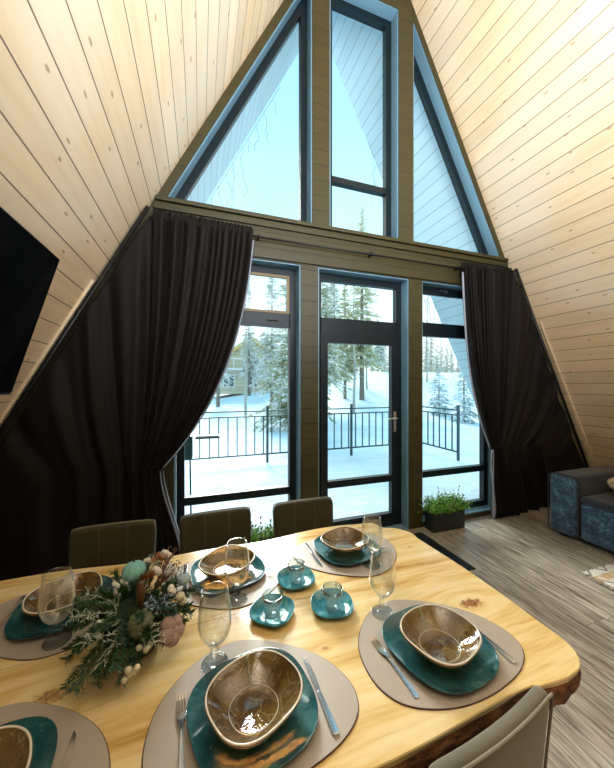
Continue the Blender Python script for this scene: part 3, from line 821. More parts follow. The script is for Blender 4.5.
# ------------------------------------------------------------------ chairs
def make_chair(fab, seams=True):
    r = empty('dining_chair'); Wd, zt, z0 = .385, .835, .44
    b = MB(); nx, nz = 12, 10
    def face(yoff):
        def f(u, v):
            x = (u - .5) * Wd; z = lerp(z0, zt, v); y = -.205 + .012 * (2 * u - 1) ** 2 - .025 * v ** 1.4 + yoff
            k = 1 - .05 * (1 - v); return Vector((x * k, y, z))
        return f
    # closed panel: outline grid front + back + sides
    vs = []; w_ = nx + 1
    for off in (0, -.034):
        f = face(off)
        for j in range(nz + 1):
            for i in range(nx + 1):
                u, v = i / nx, j / nz; p = f(u, v)
                cr_ = .024                                           # rounded upper corners
                ex = max(0, abs(p.x) - (Wd / 2 * .97 - cr_)) / cr_; ez = max(0, p.z - (zt - cr_)) / cr_
                if ex > 0 and ez > 0:
                    l = math.hypot(ex, ez); m_ = max(ex, ez); q = m_ / l
                    p.x = math.copysign((Wd / 2 * .97 - cr_) + ex * q * cr_, p.x); p.z = zt - cr_ + ez * q * cr_
                vs.append(p)
    fs = []; o_ = w_ * (nz + 1)
    for j in range(nz):
        for i in range(nx):
            a = j * w_ + i; fs.append((a, a + 1, a + 1 + w_, a + w_)); fs.append((o_ + a, o_ + a + w_, o_ + a + 1 + w_, o_ + a + 1))
    for i in range(nx):
        fs.append((i, o_ + i, o_ + i + 1, i + 1)); a = nz * w_ + i; fs.append((a, a + 1, o_ + a + 1, o_ + a))
    for j in range(nz):
        a = j * w_; fs.append((a, a + w_, o_ + a + w_, o_ + a)); a += nx; fs.append((a, o_ + a, o_ + a + w_, a + w_))
    b.add(vs, fs); b.build('backrest', fab, r, bevel=.014, seg=3)
    def edge_path(off, inn):
        f = face(off); P = []
        for j in range(3, nz + 1): P.append(vs[(0 if off == 0 else o_) + j * w_])
        for i in range(1, nx + 1): P.append(vs[(0 if off == 0 else o_) + nz * w_ + i])
        for j in range(nz - 1, 2, -1): P.append(vs[(0 if off == 0 else o_) + j * w_ + nx])
        return P
    b = MB(); b.tube([p + Vector((0, -.001, -.002)) for p in edge_path(-.034, 0)], .0035, 6); b.build('piping', M['piping'], r)
    if seams:
        for sx in (-.065, .065):
            b = MB(); b.tube([(sx, face(0)(.5 + sx / Wd, v)[1] + .0015, lerp(z0, zt - .004, v)) for v in [i / 8 for i in range(9)]], .0016, 5)
            b.build('seam', M['seam'], r)
    b = MB(); b.box(-.215, .215, -.22, .22, .405, .475); b.build('seat', fab, r, bevel=.022, seg=3)
    for sx in (-1, 1):
        for sy in (-1, 1):
            b = MB(); b.tube([(sx * .17, sy * .17, .405), (sx * .20, sy * .20, 0.0)], [.019, .012], 10); b.build('leg', M['black'], r)
    return r
M['seam'] = plain('lighter_olive_seam', (.10, .085, .05), .8)
cA = make_chair(M['olivefab']); g = 'upholstered chairs around the table'
for i, (x, y, rz, lb) in enumerate(((-.985, -1.085, pi, 'olive upholstered dining chair behind the table, nearest the terrace door'), (-1.495, -1.085, pi + .03, 'olive upholstered dining chair behind the table, under the left window'),
                     (-2.01, -1.085, pi - .02, 'olive upholstered dining chair behind the table, in front of the left curtain'))):
    o = cA if i == 0 else copy_tree(cA); o.location = (x, y - .125, 0); o.rotation_euler = (0, 0, rz); tag(o, lb, 'chair', g)
cB = make_chair(M['greyfab'], False); cB.location = (-1.03, -2.065, 0); cB.rotation_euler = (0, 0, .13)
tag(cB, 'grey-taupe upholstered dining chair on the near side, its back to the viewer', 'chair', g)

# ------------------------------------------------------------------ flower arrangement
fa = empty('flower_arrangement', (-1.775, -1.735, TZ), label='winter table arrangement of fir, cotton, berries and small pumpkins', cat='flower arrangement')
rg = random.Random(11)
b = MB(); b.lathe([(0, 0), (.060, 0), (.075, .02), (.082, .055), (.078, .085), (.070, .085), (.072, .055), (.05, .02), (0, .015)], 28)
b.build('pot', plain('dark_grey_pot', (.02, .022, .02), .6), fa)
b = MB(); b.ball((0, 0, .085), (.085, .085, .05), fn=lambda t, p: 1 + .08 * sin(5 * t + 3 * p)); b.build('moss', plain('dark_moss', (.012, .028, .01), .95, bmp=1, bscale=120), fa)
M['fir'] = plain('dark_fir_needles', (.018, .075, .022), .5, var=.7, scale=40)
M['fir2'] = plain('blue_green_fir_needles', (.05, .13, .08), .5, var=.6, scale=40)
M['dusty'] = plain('silver_dusty_foliage', (.40, .46, .38), .8, var=.25, scale=60)
M['stem'] = plain('brown_twig', (.10, .05, .02), .8)
def curve(p, d, L, droop, n=7):
    P = [Vector(p)]; d = Vector(d).normalized()
    for i in range(n):
        d = (d + Vector((0, 0, -droop / n))).normalized(); P.append(P[-1] + d * (L / n))
    return P
def dirn(az, el): return Vector((cos(az) * cos(el), sin(az) * cos(el), sin(el)))
def fir(az, el, L, mt, droop=.5, base=.1, w_=.022):
    P = curve((.03 * cos(az), .03 * sin(az), base), dirn(az, el), L, droop, 9); b = MB(); b.tube(P, [.0022] * 9 + [.001], 4, mi=1)
    for i in range(1, len(P) * 5):
        q = i / (len(P) * 5) * (len(P) - 1); k = int(q); p = P[k].lerp(P[min(k + 1, len(P) - 1)], q - k); dd = (P[min(k + 1, len(P) - 1)] - P[max(k - 0, 0)]) if k < len(P) - 1 else P[-1] - P[-2]
        dd = dd.normalized()
        for s_ in range(7):
            r = Vector((rg.uniform(-1, 1), rg.uniform(-1, 1), rg.uniform(-.6, 1))); r = (r - r.dot(dd) * dd).normalized()
            b.leaf(p, dd * .7 + r, w_ * rg.uniform(.6, 1.15), .0026, 0)
    return b.build('fir_sprig', [mt, M['stem']], fa, fixn=False)
def dusty(az, el, L, droop=.6, base=.11, mt=None):
    P = curve((.03 * cos(az), .03 * sin(az), base), dirn(az, el), L, droop, 9); b = MB(); b.tube(P, [.0015] * 9 + [.001], 4)
    for k in range(2, len(P)):
        if rg.random() < .12: continue
        dd = (P[k] - P[k - 1]).normalized(); sd = dd.cross(Vector((rg.uniform(-.7, .7), rg.uniform(-.7, .7), 1))).normalized()
        for sg in (-1, 1):
            l2 = .024 * (1 - .35 * k / len(P)) * rg.uniform(.6, 1.25); q = [P[k], P[k] + (dd * .6 + sd * sg) * l2 * .6 + Vector((0, 0, .004)), P[k] + (dd * .9 + sd * sg) * l2 + Vector((0, 0, .006))]
            b.tube(q, [.0020, .0018, .0012], 4)
            for m_ in (1, 2):
                for s2 in (-1, 1): b.leaf(q[m_], dd * (1 if s2 > 0 else -.2) + sd * sg * .7, .011, .0035, 0)
        b.leaf(P[k], dd + Vector((0, 0, .5)), .012, .004, 0)
    return b.build('silver_sprig', mt or M['dusty'], fa, fixn=False)
for az, el, L in ((0.2, .35, .17), (.75, .45, .15), (-.2, .15, .16), (1.6, .8, .14), (2.4, .4, .15), (3.1, .2, .17), (3.7, .1, .17), (4.3, .0, .16), (4.9, -.05, .15), (5.4, .05, .14), (5.9, .1, .15), (1.2, .9, .15), (3.4, .6, .12), (2.0, .3, .14), (4.6, .5, .11), (2.8, .9, .13), (.1, .8, .13), (.5, .1, .16), (1.0, .5, .15), (1.8, .4, .15), (2.6, .1, .16), (3.3, -.05, .17), (3.9, .35, .15), (4.1, .7, .13), (4.6, .1, .16), (5.1, .4, .13), (5.7, .5, .13), (6.1, .3, .15), (2.2, .8, .16), (3.5, .9, .16), (2.7, .55, .18), (3.1, .7, .17), (4.2, .05, .21), (4.45, .1, .2), (3.95, -.1, .2), (4.7, -.15, .18), (1.4, 1.1, .15), (5.0, .8, .12), (4.35, -.2, .15)):
    fir(az, el, L * .85, M['fir'] if rg.random() < .65 else M['fir2'])
for az, el, L in ((2.9, .75, .12), (3.2, .5, .13), (3.6, .75, .11), (4.4, .15, .14), (5.2, .15, .13), (1.2, 1.0, .12), (4.0, .45, .12)):
    dusty(az, el, L)
M['grass'] = plain('yellow_green_grass_sprig', (.33, .33, .10), .7)
dusty(4.1, .0, .15, .7, .09, M['grass'])
def pump(p, r, mt, name='mini_pumpkin', rot=None, ribs=9):
    b = MB(); b.ball(p, (r, r, r * .78), 36, 14, fn=lambda t, ph: 1 - .10 * abs(cos(ribs * t / 2)) ** 3 * sin(ph), rot=rot)
    o = b.build(name, mt, fa); b = MB(); q = Vector((0, 0, r * .7)); q = (rot @ q if rot else q) + Vector(p)
    d_ = (rot @ Vector((0, 0, 1)) if rot else Vector((0, 0, 1))); b.tube([q, q + d_ * r * .35], [.003, .002], 6); b.build('stalk', M['stem'], o)
tilt = Matrix.Rotation(.9, 3, 'X')
pump((-.012, .045, .205), .036, plain('powder_teal_pumpkin', (.20, .47, .47), .85, bmp=.6, bscale=150))
pump((.025, -.075, .115), .036, plain('striped_grey_gourd', (.13, .14, .08), .4), 'gourd', tilt, 12)
pump((.085, .055, .185), .024, plain('pale_grey_pompon', (.55, .58, .58), .95, bmp=1, bscale=200), 'felt_ball')
pump((.135, .02, .165), .022, plain('pale_blue_pompon', (.35, .48, .55), .95, bmp=1, bscale=200), 'felt_ball')
M['cotton'] = plain('white_cotton', (.72, .68, .62), .95, bmp=1, bscale=120)
M['blush'] = plain('dusky_pink_cotton', (.40, .27, .25), .95, bmp=1, bscale=100)
def boll(p, r, mt, n=5):
    b = MB(); rr = random.Random(int(abs(p[0]) * 1e4)); ax = Vector((p[0], p[1], .06)).normalized()
    for k in range(n):
        a = 2 * pi * k / n; s1 = ax.cross(Vector((0, 0, 1))).normalized(); s2 = s1.cross(ax)
        c = Vector(p) + (s1 * cos(a) + s2 * sin(a)) * r * .5 + ax * .1 * r; b.ball(c, r * .62, 10, 7)
    b.ball(Vector(p) + ax * r * .2, r * .5, 10, 7); return b.build('cotton_boll', mt, fa)
boll((.105, -.085, .085), .036, M['blush'])
for p, r in (((.075, .085, .215), .020), ((.10, -.005, .15), .016), ((.055, .02, .205), .016), ((.02, .095, .20), .014)): boll(p, r, M['cotton'])
M['berry'] = plain('cream_berry', (.62, .58, .44), .4); M['wberry'] = plain('white_wax_berry', (.72, .74, .70), .3)
for j, (cx, cy, cz, mt, n_, r) in enumerate(((.015, -.155, .055, 'berry', 6, .0085), (-.085, -.07, .125, 'wberry', 5, .0075), (.045, -.125, .085, 'berry', 4, .008), (-.045, .03, .185, 'wberry', 4, .007), (.13, -.03, .13, 'berry', 2, .014))):
    for k in range(n_):
        b = MB(); b.ball((cx + rg.uniform(-.018, .018), cy + rg.uniform(-.012, .012), cz + rg.uniform(-.015, .015)), r, 10, 7); b.build('berry', M[mt], fa)
M['bronze'] = plain('copper_flower', (.33, .14, .05), .5, var=.4, scale=50)
for cx, cy, cz in ((.035, .0, .20), (.055, .05, .225), (.015, .025, .185)):
    b = MB()
    for k in range(14): b.leaf((cx, cy, cz), (rg.uniform(-1, 1), rg.uniform(-1, 1), rg.uniform(.1, 1)), .026, .013)
    b.build('copper_bloom', M['bronze'], fa, fixn=False)
b = MB()
for k in range(14):
    P = curve((.05, .02, .15), dirn(rg.uniform(-.3, 1.5), rg.uniform(.5, 1.2)), rg.uniform(.08, .12), .2, 5); b.tube(P, .001, 4)
    for q in P[2:]:
        for m_ in range(3): b.ball(q + Vector((rg.uniform(-.008, .008), rg.uniform(-.008, .008), rg.uniform(-.006, .006))), .0022, 5, 4)
b.build('brown_seed_twigs', plain('red_brown_seeds', (.17, .07, .045), .7), fa)
b = MB(); b.lathe([(0, 0), (.011, 0), (.011, .115), (.006, .12), (0, .12)], 14, (.018, -.02, .085)); b.build('candle', plain('brown_wax_candle', (.10, .045, .015), .35), fa)
M['bluespray'] = plain('powder_blue_spray', (.22, .32, .42), .8)
b = MB()
for k in range(60): b.leaf((.06 + rg.uniform(-.03, .05), -.035 + rg.uniform(-.03, .03), .135 + rg.uniform(-.012, .02)), (rg.uniform(-1, 1), rg.uniform(-1, 1), rg.uniform(0, 1)), .016, .006)
b.build('blue_spray', M['bluespray'], fa, fixn=False)

# ------------------------------------------------------------------ planters, vent, sofa, rug
def planter(x0, x1, y0, y1, h, lb, seed, flowers=False, z0=0):
    r = empty('planter', ((x0 + x1) / 2, (y0 + y1) / 2, z0), label=lb, cat='planter'); w_, d_ = (x1 - x0) / 2, (y1 - y0) / 2
    b = MB(); t = .012
    b.box(-w_, w_, -d_, -d_ + t, 0, h); b.box(-w_, w_, d_ - t, d_, 0, h); b.box(-w_, -w_ + t, -d_ + t, d_ - t, 0, h); b.box(w_ - t, w_, -d_ + t, d_ - t, 0, h); b.box(-w_ + t, w_ - t, -d_ + t, d_ - t, 0, .01)
    b.build('box', M['planter'], r)
    b = MB(); b.box(-w_ + t, w_ - t, -d_ + t, d_ - t, .02, h - .02); b.build('soil', M['soil'], r)
    rr = random.Random(seed); b = MB()
    for k in range(int(520 * w_ / .2)):
        p = Vector((rr.uniform(-w_, w_) * .93, rr.uniform(-d_, d_) * .85, h - .02)); d = Vector((p.x * 1.1 + rr.uniform(-.35, .35), p.y * 2 + rr.uniform(-.4, .4), rr.uniform(.5, 1.1))).normalized()
        L_ = rr.uniform(.07, .19); P = curve(p, d, L_, rr.uniform(.2, 1.3), 4)
        b.tube(P, [.0016, .0014, .0012, .001, .0006], 3, mi=rr.choice((0, 1, 2)))
        for q in P[1:]:
            for m_ in range(2): b.leaf(q, (rr.uniform(-1, 1), rr.uniform(-1, 1), rr.uniform(-.1, 1)), rr.uniform(.02, .04), .010, mi=rr.choice((0, 0, 1, 2)))
    b.build('foliage', [M['leaf'], M['leaf2'], M['leafdark']], r, fixn=False)
    if flowers:
        b = MB()
        for k in range(5):
            P = curve((rr.uniform(-.06, .10), rr.uniform(-.03, .03), h), (rr.uniform(-.2, .2), 0, 1), rr.uniform(.17, .24), .1, 5); b.tube(P, .002, 4)
            for q in P[2:]: b.ball(q, (.008, .008, .012), 6, 5)
        for k in range(4): b.ball((rr.uniform(0, .12), -.04, h + rr.uniform(.05, .1)), .018, 8, 6)
        b.build('lilac_flowers', M['lilac'], r)
    else:
        b = MB()
        for k in range(7):
            P = curve((rr.uniform(-w_, w_) * .8, 0, h), (rr.uniform(-.4, .4), 0, 1), rr.uniform(.16, .27), .3, 5); b.tube(P, .0018, 4)
            for q in P[2:]: b.leaf(q, (rr.uniform(-1, 1), 0, .6), .03, .012)
        b.build('tall_sprigs', M['leafdark'], r, fixn=False)
    return r
planter(.715, 1.13, -.16, -.025, .19, 'black box planter of bright green plants under the right window', 3)
planter(-1.34, -.90, -.19, -.06, .16, 'planter of green plants and lilac flowers between two far chairs', 5, True)
vt = empty('floor_vent', (.53, -.45, 0), label='long black slatted floor vent beside the table end', cat='floor vent')
b = MB(); b.box(-.075, .075, -.335, .345, .0005, .004); b.build('tray', M['black'], vt)
b = MB()
for k in range(14): b.box(-.068 + k * .0102, -.063 + k * .0102, -.33, .34, .004, .009)
b.build('grille', plain('dark_bronze_grille', (.035, .03, .025), .45, .6), vt)

sf = empty('sofa', (2.3, -1.7, 0), label='blue crushed velvet sofa against the right sloping wall', cat='sofa')
def rb(name, x0, x1, y0, y1, z0, z1, mt, bev=.04, seg=4, parent=sf, ox=2.3, oy=-1.7):
    b = MB(); b.box(x0 - ox, x1 - ox, y0 - oy, y1 - oy, z0, z1); return b.build(name, mt, parent, bevel=bev, seg=seg)
def piping(name, x, y0, y1, z0, z1, r=.045):
    P = [(x - 2.3, y1 + 1.7, z0)]
    for a in range(0, 91, 15): P.append((x - 2.3, y1 + 1.7 - r + r * cos(radians(a)), z1 - r + r * sin(radians(a))))
    for a in range(90, 181, 15): P.append((x - 2.3, y0 + 1.7 + r + r * cos(radians(a)), z1 - r + r * sin(radians(a))))
    P.append((x - 2.3, y0 + 1.7, z0)); b = MB(); b.tube(P, .006, 6); b.build(name, M['velvet_dark'], sf)
a_ = rb('armrest', 1.88, 2.80, -.80, -.52, .03, .64, [M['velvet'], M['velvet_dark']], .06)
for p in a_.data.polygons: p.material_index = 0 if p.normal.x < -.5 else 1
piping('armrest_piping', 1.885, -.795, -.525, .06, .635, .06)
rb('armrest', 1.88, 2.80, -2.70, -2.42, .03, .64, M['velvet'], .06)
for y0 in (-1.60, -2.41): rb('base', 1.90, 2.80, y0, y0 + .795, .05, .40, M['velvet'], .025)
for y0 in (-1.60, -2.41): rb('seat_cushion', 1.89, 2.60, y0, y0 + .795, .40, .47, M['velvet_dark'], .03)
b = MB(); b.prism([(2.60, .40), (2.85, .40), (2.85, .52), (2.78, .82), (2.62, .82)], -2.41, -.81, lambda x, z, h: (x - 2.3, h + 1.7, z)); b.build('backrest', M['velvet_dark'], sf, bevel=.03)
b = MB()
for x in (1.98, 2.72):
    for y in (-.62, -2.58): b.box(x - 2.33, x - 2.27, y + 1.67, y + 1.73, 0, .05)
b.build('feet', M['black'], sf)
def leopard():
    q = N('gold_brown_patterned_fabric'); vo = q.n('ShaderNodeTexVoronoi'); q.link(q.coord(), vo.inputs['Vector']); vo.inputs['Scale'].default_value = 26
    f = q.math('ADD', vo.outputs['Distance'], q.math('MULTIPLY', q.noise(q.coord(), 40, 3), .4))
    q.pbr(q.ramp(f, [(.35, (.02, .015, .01)), (.5, (.30, .21, .09)), (.7, (.52, .42, .24))]), .85, 0); return q.m
cu = MB(); cu.ball((0, 0, 0), (.25, .25, .09), 28, 14, fn=lambda t, ph: (abs(cos(t)) ** 3.5 + abs(sin(t)) ** 3.5) ** (-1 / 3.5))
o = cu.build('throw_pillow', leopard()); o.location = (2.30, -1.10, .575); o.rotation_euler = (radians(8), radians(4), .3)
tag(o, 'gold and brown mottled throw pillow lying on the blue sofa', 'pillow')

def rug_mat():
    q = N('cream_rug_with_ornament'); s = q.sep(q.coord()); x, y = s[0], s[1]
    fx = q.math('FRACT', q.math('MULTIPLY', x, 5)); fy = q.math('FRACT', q.math('MULTIPLY', y, 5))
    d = q.math('ADD', q.math('ABSOLUTE', q.math('SUBTRACT', fx, .5)), q.math('ABSOLUTE', q.math('SUBTRACT', fy, .5)))
    dia = q.math('MULTIPLY', q.math('GREATER_THAN', d, .28), q.math('LESS_THAN', d, .40))
    nz = q.smooth(q.noise(q.coord(), 18, 4, .7), .45, .6)
    c = q.mix(q.math('MULTIPLY', dia, .8), (.74, .73, .68), (.13, .13, .14))
    band = q.math('LESS_THAN', q.math('ABSOLUTE', q.math('SUBTRACT', y, .78)), .035)
    c = q.mix(q.math('MULTIPLY', band, q.math('ADD', .25, q.math('MULTIPLY', nz, .6))), c, (.60, .36, .10))
    c = q.mix(q.math('MULTIPLY', nz, .15), c, (.3, .3, .3)); q.pbr(c, .95, 0, q.bump(q.noise(q.coord(), 150, 3), .8, .005)); return q.m
rr_ = empty('rug', (1.9, -2.0, 0), label='cream ornament rug with a jagged edge in front of the sofa', cat='rug')
b = MB(); P = []
x0, x1, y0, y1 = -.52, -.035, -1.0, .89
for k in range(24): P.append((x0 + .004 * (k % 2) * 3, y0 + (y1 - y0) * k / 24))
for k in range(18): P.append((x0 + (x1 - x0) * k / 18, y1 - .012 * (k % 2)))
P += [(x1, y1), (x1, y0)]; b.prism(P, .001, .010); b.build('pile', rug_mat(), rr_)
b = MB(); rgx = random.Random(2)
for k in range(150):
    y = y0 + (y1 - y0) * k / 150; b.tube([(x0 + .006, y, .006), (x0 - rgx.uniform(.015, .035), y + rgx.uniform(-.006, .006), .003)], .0022, 4)
b.build('fringe', plain('cream_fringe', (.72, .70, .64), .95), rr_)

# ------------------------------------------------------------------ terrace and beyond
def hgt(x, y):
    r = max(0, min(1, (y - 7) / 17)); r = r * r * (3 - 2 * r)
    q = max(0, min(1, (x + 3) / 17)); q = q * q * (3 - 2 * q)
    base = -.10 + r * (.35 + 2.6 * q) + .07 * noise.noise(Vector((x * .35, y * .35, 0))) * min(1, max(0, y - 3.7)) + .018 * noise.noise(Vector((x * 1.7, y * 1.7, 4)))
    if y > 27: base -= (y - 27) * .02
    return base
b = MB(); ys = [.2 + 3.9 * i / 30 for i in range(31)] + [4.1 + (110 - 4.1) * (i / 70) ** 1.9 for i in range(1, 71)]
xs = [-70 + 150 * i / 240 for i in range(241)]
vs = [(x, y, hgt(x, y) - (.02 if y < .21 else 0)) for y in ys for x in xs]; w_ = len(xs)
b.add(vs, [(j * w_ + i, j * w_ + i + 1, (j + 1) * w_ + i + 1, (j + 1) * w_ + i) for j in range(len(ys) - 1) for i in range(len(xs) - 1)], 0, True)
o = b.build('ground', M['snow'], fixn=False); o['kind'] = 'structure'; o['label'] = 'snow covered terrace and hillside'

def railing(x0, y0, x1, y1, posts, lb, z=-.08):
    L_ = math.hypot(x1 - x0, y1 - y0); rz = atan2(y1 - y0, x1 - x0)
    r = empty('terrace_railing', (x0, y0, z), rz, label=lb, cat='railing', group='terrace railing')
    for t in posts:
        b = MB(); b.box(t - .022, t + .022, -.022, .022, 0, 1.17); b.box(t - .027, t + .027, -.027, .027, 1.17, 1.19); b.build('post', M['rail'], r)
    b = MB(); b.box(0, L_, -.018, .018, 1.075, 1.10); b.box(0, L_, -.016, .016, .965, .99); b.box(0, L_, -.016, .016, .17, .20); b.build('rails', M['rail'], r)
    n = int(L_ / .178)
    for k in range(1, n):
        t = k * L_ / n
        if min(abs(t - p) for p in posts) < .05: continue
        b = MB(); b.box(t - .011, t + .011, -.011, .011, .20, .965); b.build('baluster', M['rail'], r)
    return r
railing(-6.10, 3.65, 3.62, 3.65, [0.0, 1.94, 3.89, 5.845, 7.81, 9.70], 'teal metal terrace railing running along behind the door')
railing(3.66, 2.44, 3.66, 3.59, [0.02], 'short teal metal railing at the terrace end, seen in the right window')

gr = empty('barbecue_grill', (-1.62, .62, -.1), label='small teal metal barbecue on thin legs outside the left window', cat='barbecue')
gx, gz0 = img(188, 457, .62); gx2, gz1 = img(188, 435, .62)
b = MB(); wg_ = .075
b.box(gx - wg_ + 1.62, gx + .045 + 1.62, -.09, .09, gz0 + .1, gz1 + .1); b.build('fire_box', M['brazier'], gr, bevel=.004)
sx0, sz = img(195, 437.5, .62); sx1, _ = img(220, 437.5, .62)
b = MB(); b.box(sx0 + 1.62, sx1 + 1.62, -.05, .05, sz + .1 - .012, sz + .1); b.build('side_shelf', M['black'], gr)
b = MB(); b.box(sx0 + 1.625, sx1 + 1.61, -.045, .045, sz + .1, sz + .118); b.build('snow_cap', M['snow'], gr, bevel=.006)
for dx, dy in ((-.055, -.07), (.02, -.07), (-.055, .07), (.02, .07)):
    if dx < 0 and dy < 0: continue
    b = MB(); b.tube([(gx + dx + 1.62, dy, gz0 + .1), (gx + dx + 1.62 + .012, dy, 0.02)], .007, 6); b.build('leg', M['rail'], gr)

# strings of unlit lights under the roof edges
def string_light(sg, zs, lb, seed):
    r = empty('string_lights', (0, 1.30, 0), label=lb, cat='string lights', group='unlit icicle lights under the roof edges'); rr = random.Random(seed)
    b = MB(); ed = lambda z: Vector((sg * (wx(z) - .03), 0, z - .02)); b.tube([ed(z) for z in zs], .0035, 5); b.build('cable', M['wire'], r)
    bl = MB()
    z = min(zs[0], zs[-1]) + .1
    while z < max(zs) - .1:
        p = ed(z); n = rr.choice((2, 4, 6, 7)); P = [p]
        for k in range(n * 3): P.append(P[-1] + Vector((rr.uniform(-.022, .022), rr.uniform(-.012, .012), -.03)))
        c = MB(); c.tube(P, .0035, 4); c.build('light_strand', M['wire'], r)
        for q in P[3::3]: bl.ball(q, (.007, .007, .012), 6, 5)
        z += rr.uniform(.13, .24)
    bl.build('bulbs', M['bulb'], r)
string_light(-1, [2.6, 5.6], 'unlit icicle string lights hanging under the left roof edge', 4)
string_light(1, [2.2, 5.2], 'unlit icicle string lights hanging under the right roof edge', 9)

# trees
def conifer(H_, Rb, seed, mt, levels=26, per=9, sparse=0, base=.12):
    rr = random.Random(seed); r = empty('spruce_tree'); b = MB()
    b.tube([(0, 0, -.3), (0, 0, H_ * .5), (0, 0, H_ * .98)], [.022 * H_ ** .8, .013 * H_ ** .8, .01], 7); b.build('trunk', M['trunk'], r)
    b = MB()
    for l in range(levels):
        q = l / (levels - 1); z = H_ * lerp(base, .97, q); R_ = Rb * (1 - q) ** .85 * rr.uniform(.75, 1.1) + .06
        for k in range(max(4, int(per * (1 - .5 * q)))):
            if rr.random() < sparse: continue
            a = rr.uniform(0, 2 * pi); L_ = R_ * rr.uniform(.7, 1.1); el = lerp(-.25, .5, q) + rr.uniform(-.12, .12)
            P = curve((0, 0, z + rr.uniform(-.5, .5) * H_ / levels), dirn(a, el), L_, .35, 4)
            wd = max(.02, L_ * .10)
            b.tube(P, [.012, .01, .008, .006, .004], 3)
            nn = 4 if H_ < 4 else 6
            for m_ in range(nn):
                t = (m_ + 1) / nn * 3.99; kk = int(t); p = P[kk].lerp(P[kk + 1], t - kk); dd = (P[kk + 1] - P[kk]).normalized(); sd = dd.cross(Vector((0, 0, 1))).normalized()
                for s_ in (-1, 1):
                    l2 = L_ * .34 * (1.1 - m_ / nn) + .08
                    b.leaf(p, dd * .8 + sd * s_ * rr.uniform(.6, 1) + Vector((0, 0, rr.uniform(-.35, .1))), l2, l2 * .26, side=sd.cross(dd) * .4 + dd.cross(sd) * 0 + dd * -.3 + Vector((rr.uniform(-.4, .4), rr.uniform(-.4, .4), .4)))
            b.leaf(P[-1], P[-1] - P[-2], L_ * .2 + .05, L_ * .08 + .02)
    b.build('needles', mt, r, fixn=False); return r
def plant(root, u, y, label, group='trees beyond the terrace', scale=1, cat='tree'):
    x, _ = img(u, 385, y); root.location = (x, y, hgt(x, y) - .03); root.rotation_euler = (0, 0, u * .7); root.scale = (scale,) * 3
    return tag(root, label, cat, group)
def top_h(u, y, v):
    x, z = img(u, v, y); return z - hgt(x, y)
near = [ # u, y, v_top, radius, material, label
 (362, 14, 203, 1.3, 'spruce_sun', 'tallest spruce, its tip showing in the upper middle window'),
 (345, 14.6, 280, 1.05, 'spruce_sun', 'olive spruce with a pointed tip left of the tallest, in the transom light'),
 (320, 12.6, 236, 1.7, 'spruce', 'dense snow-dusted spruce at the left edge of the door glass'),
 (292, 8.6, 238, 1.5, 'spruce', 'wide snow-dusted spruce at the right edge of the left window'),
 (272, 16, 262, 1.3, 'spruce_far', 'pale slim spruce behind the wide one in the left window'),
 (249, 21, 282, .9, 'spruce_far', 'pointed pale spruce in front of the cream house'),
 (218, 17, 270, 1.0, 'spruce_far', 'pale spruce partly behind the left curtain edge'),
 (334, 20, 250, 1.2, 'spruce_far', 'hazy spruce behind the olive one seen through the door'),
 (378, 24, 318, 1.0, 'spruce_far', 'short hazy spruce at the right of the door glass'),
 (439, 9.6, 366, .75, 'shrub', 'young snow-laden spruce in the right window, left of the other'),
 (464, 7.6, 356, .65, 'shrub', 'young snow-laden spruce in the right window, next to the overhang'),
]
for i, (u, y, v, R_, mt, lb) in enumerate(near):
    h_ = top_h(u, y, v); sm_ = mt == 'shrub'
    plant(conifer(h_, R_, i + 3, M[mt], 18 if sm_ else 34, 10 if sm_ else 13, .05 if not sm_ else 0, .04 if sm_ else (.09 if y < 11 else .2)), u, y, lb)
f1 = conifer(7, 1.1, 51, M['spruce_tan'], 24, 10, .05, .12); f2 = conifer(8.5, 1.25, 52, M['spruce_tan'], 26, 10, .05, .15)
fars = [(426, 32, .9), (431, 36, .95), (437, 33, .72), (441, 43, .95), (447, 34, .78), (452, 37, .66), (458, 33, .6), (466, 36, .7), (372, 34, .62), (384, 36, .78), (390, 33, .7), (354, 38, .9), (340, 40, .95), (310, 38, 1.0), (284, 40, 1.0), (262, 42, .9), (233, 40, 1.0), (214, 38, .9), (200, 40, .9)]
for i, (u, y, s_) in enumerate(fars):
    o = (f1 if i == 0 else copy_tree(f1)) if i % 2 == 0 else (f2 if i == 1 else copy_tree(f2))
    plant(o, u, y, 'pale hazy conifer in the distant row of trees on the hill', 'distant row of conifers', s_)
# bare birches
def birch(H_, seed):
    rr = random.Random(seed); r = empty('birch_tree'); b = MB(); P = [(0, 0, -.2)] + [(.04 * sin(k * 1.1 + seed), 0, H_ * k / 8) for k in range(1, 9)]; b.tube(P, [.075 - .008 * k for k in range(9)], 7)
    b.build('trunk', plain('pale_birch_bark', (.42, .42, .38), .8, var=.5, scale=3), r); b = MB()
    for k in range(26):
        z = H_ * rr.uniform(.25, .98); P = curve((0, 0, z), dirn(rr.uniform(0, 6.28), rr.uniform(.2, .9)), rr.uniform(.4, 1.1) * (1.15 - z / H_), .6, 5); b.tube(P, [.014, .010, .008, .006, .004, .003], 4)
        for q in P[2:]:
            b.tube(curve(q, dirn(rr.uniform(0, 6.28), rr.uniform(-.6, .6)), .25, .8, 3), .004, 3)
    b.build('twigs', M['trunk'], r); return r
plant(birch(6.5, 1), 246, 12, 'thin bare tree trunk standing in the middle of the left window'); plant(birch(7, 2), 354, 11, 'thin bare tree trunk in the middle of the door glass')
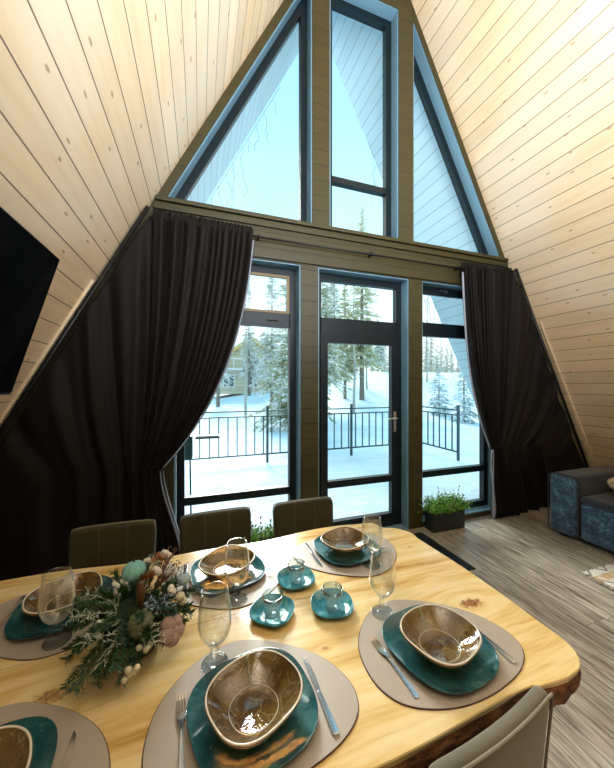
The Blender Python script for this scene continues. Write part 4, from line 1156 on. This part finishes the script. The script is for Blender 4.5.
plant(birch(6, 3), 367, 16, 'slender bare birch at the right of the door glass'); plant(birch(6.5, 4), 427, 17, 'slender bare birch beside the right post, in the right window')

# house on the far side
hx0, _ = img(207, 400, 24); hx1, _ = img(292, 400, 24); hxm = (hx0 + hx1) / 2; gz_ = hgt(hxm, 24) - .1; W2 = (hx1 - hx0) / 2
_, ev = img(250, 366, 24); _, rv = img(250, 338, 24); ev -= gz_; rv -= gz_
hs = empty('house', (hxm, 24, gz_), label='cream gabled house with an ochre roof behind the trees', cat='house')
b = MB(); b.prism([(-W2 * .85, 0), (W2 * .85, 0), (W2 * .85, ev + .3), (0, rv - .15), (-W2 * .85, ev + .3)], 0, 6, mp); b.build('wall', M['housewall'], hs)
for sg in (-1, 1):
    b = MB(); b.prism([(0, rv), (sg * W2 * 1.05, ev), (sg * W2 * 1.05, ev - .28), (0, rv - .28)], -.7, 6.4, mp); ro = b.build('roof', M['roofyel'], hs)
    b = MB(); b.prism([(0, rv + .12), (sg * W2 * 1.05, ev + .12), (sg * W2 * 1.05, ev + .005), (0, rv + .005)], -.5, 6.4, mp); b.build('roof_snow', M['snow'], ro)
for x, z, ww, hh in ((-1.9, .55, 1.0, 1.1), (.1, .55, .9, 1.3), (1.9, .55, 1.0, 1.1), (0, 2.35, 1.3, .9)):
    b = MB(); b.box(x - ww / 2, x + ww / 2, -.06, -.002, z, z + hh); f_ = b.build('window', M['whitetrim'], hs); b = MB()
    for k in (0, 1): b.box(x - ww / 2 + .1 + k * (ww / 2 - .05), x - .05 + k * (ww / 2 - .05), -.09, -.062, z + .1, z + hh - .1)
    b.build('panes', M['darkpane'], f_)
b = MB(); b.box(-W2 * .9, W2 * .9, -1.3, -.1, 2.0, 2.12)
for k in range(9): b.box(-W2 * .88 + k * W2 * .22 - .03, -W2 * .88 + k * W2 * .22 + .03, -1.3, -1.24, 0 if k % 4 == 0 else 2.12, 2.9)
b.box(-W2 * .9, W2 * .9, -1.3, -1.24, 2.86, 2.95); b.build('balcony', M['whitetrim'], hs)
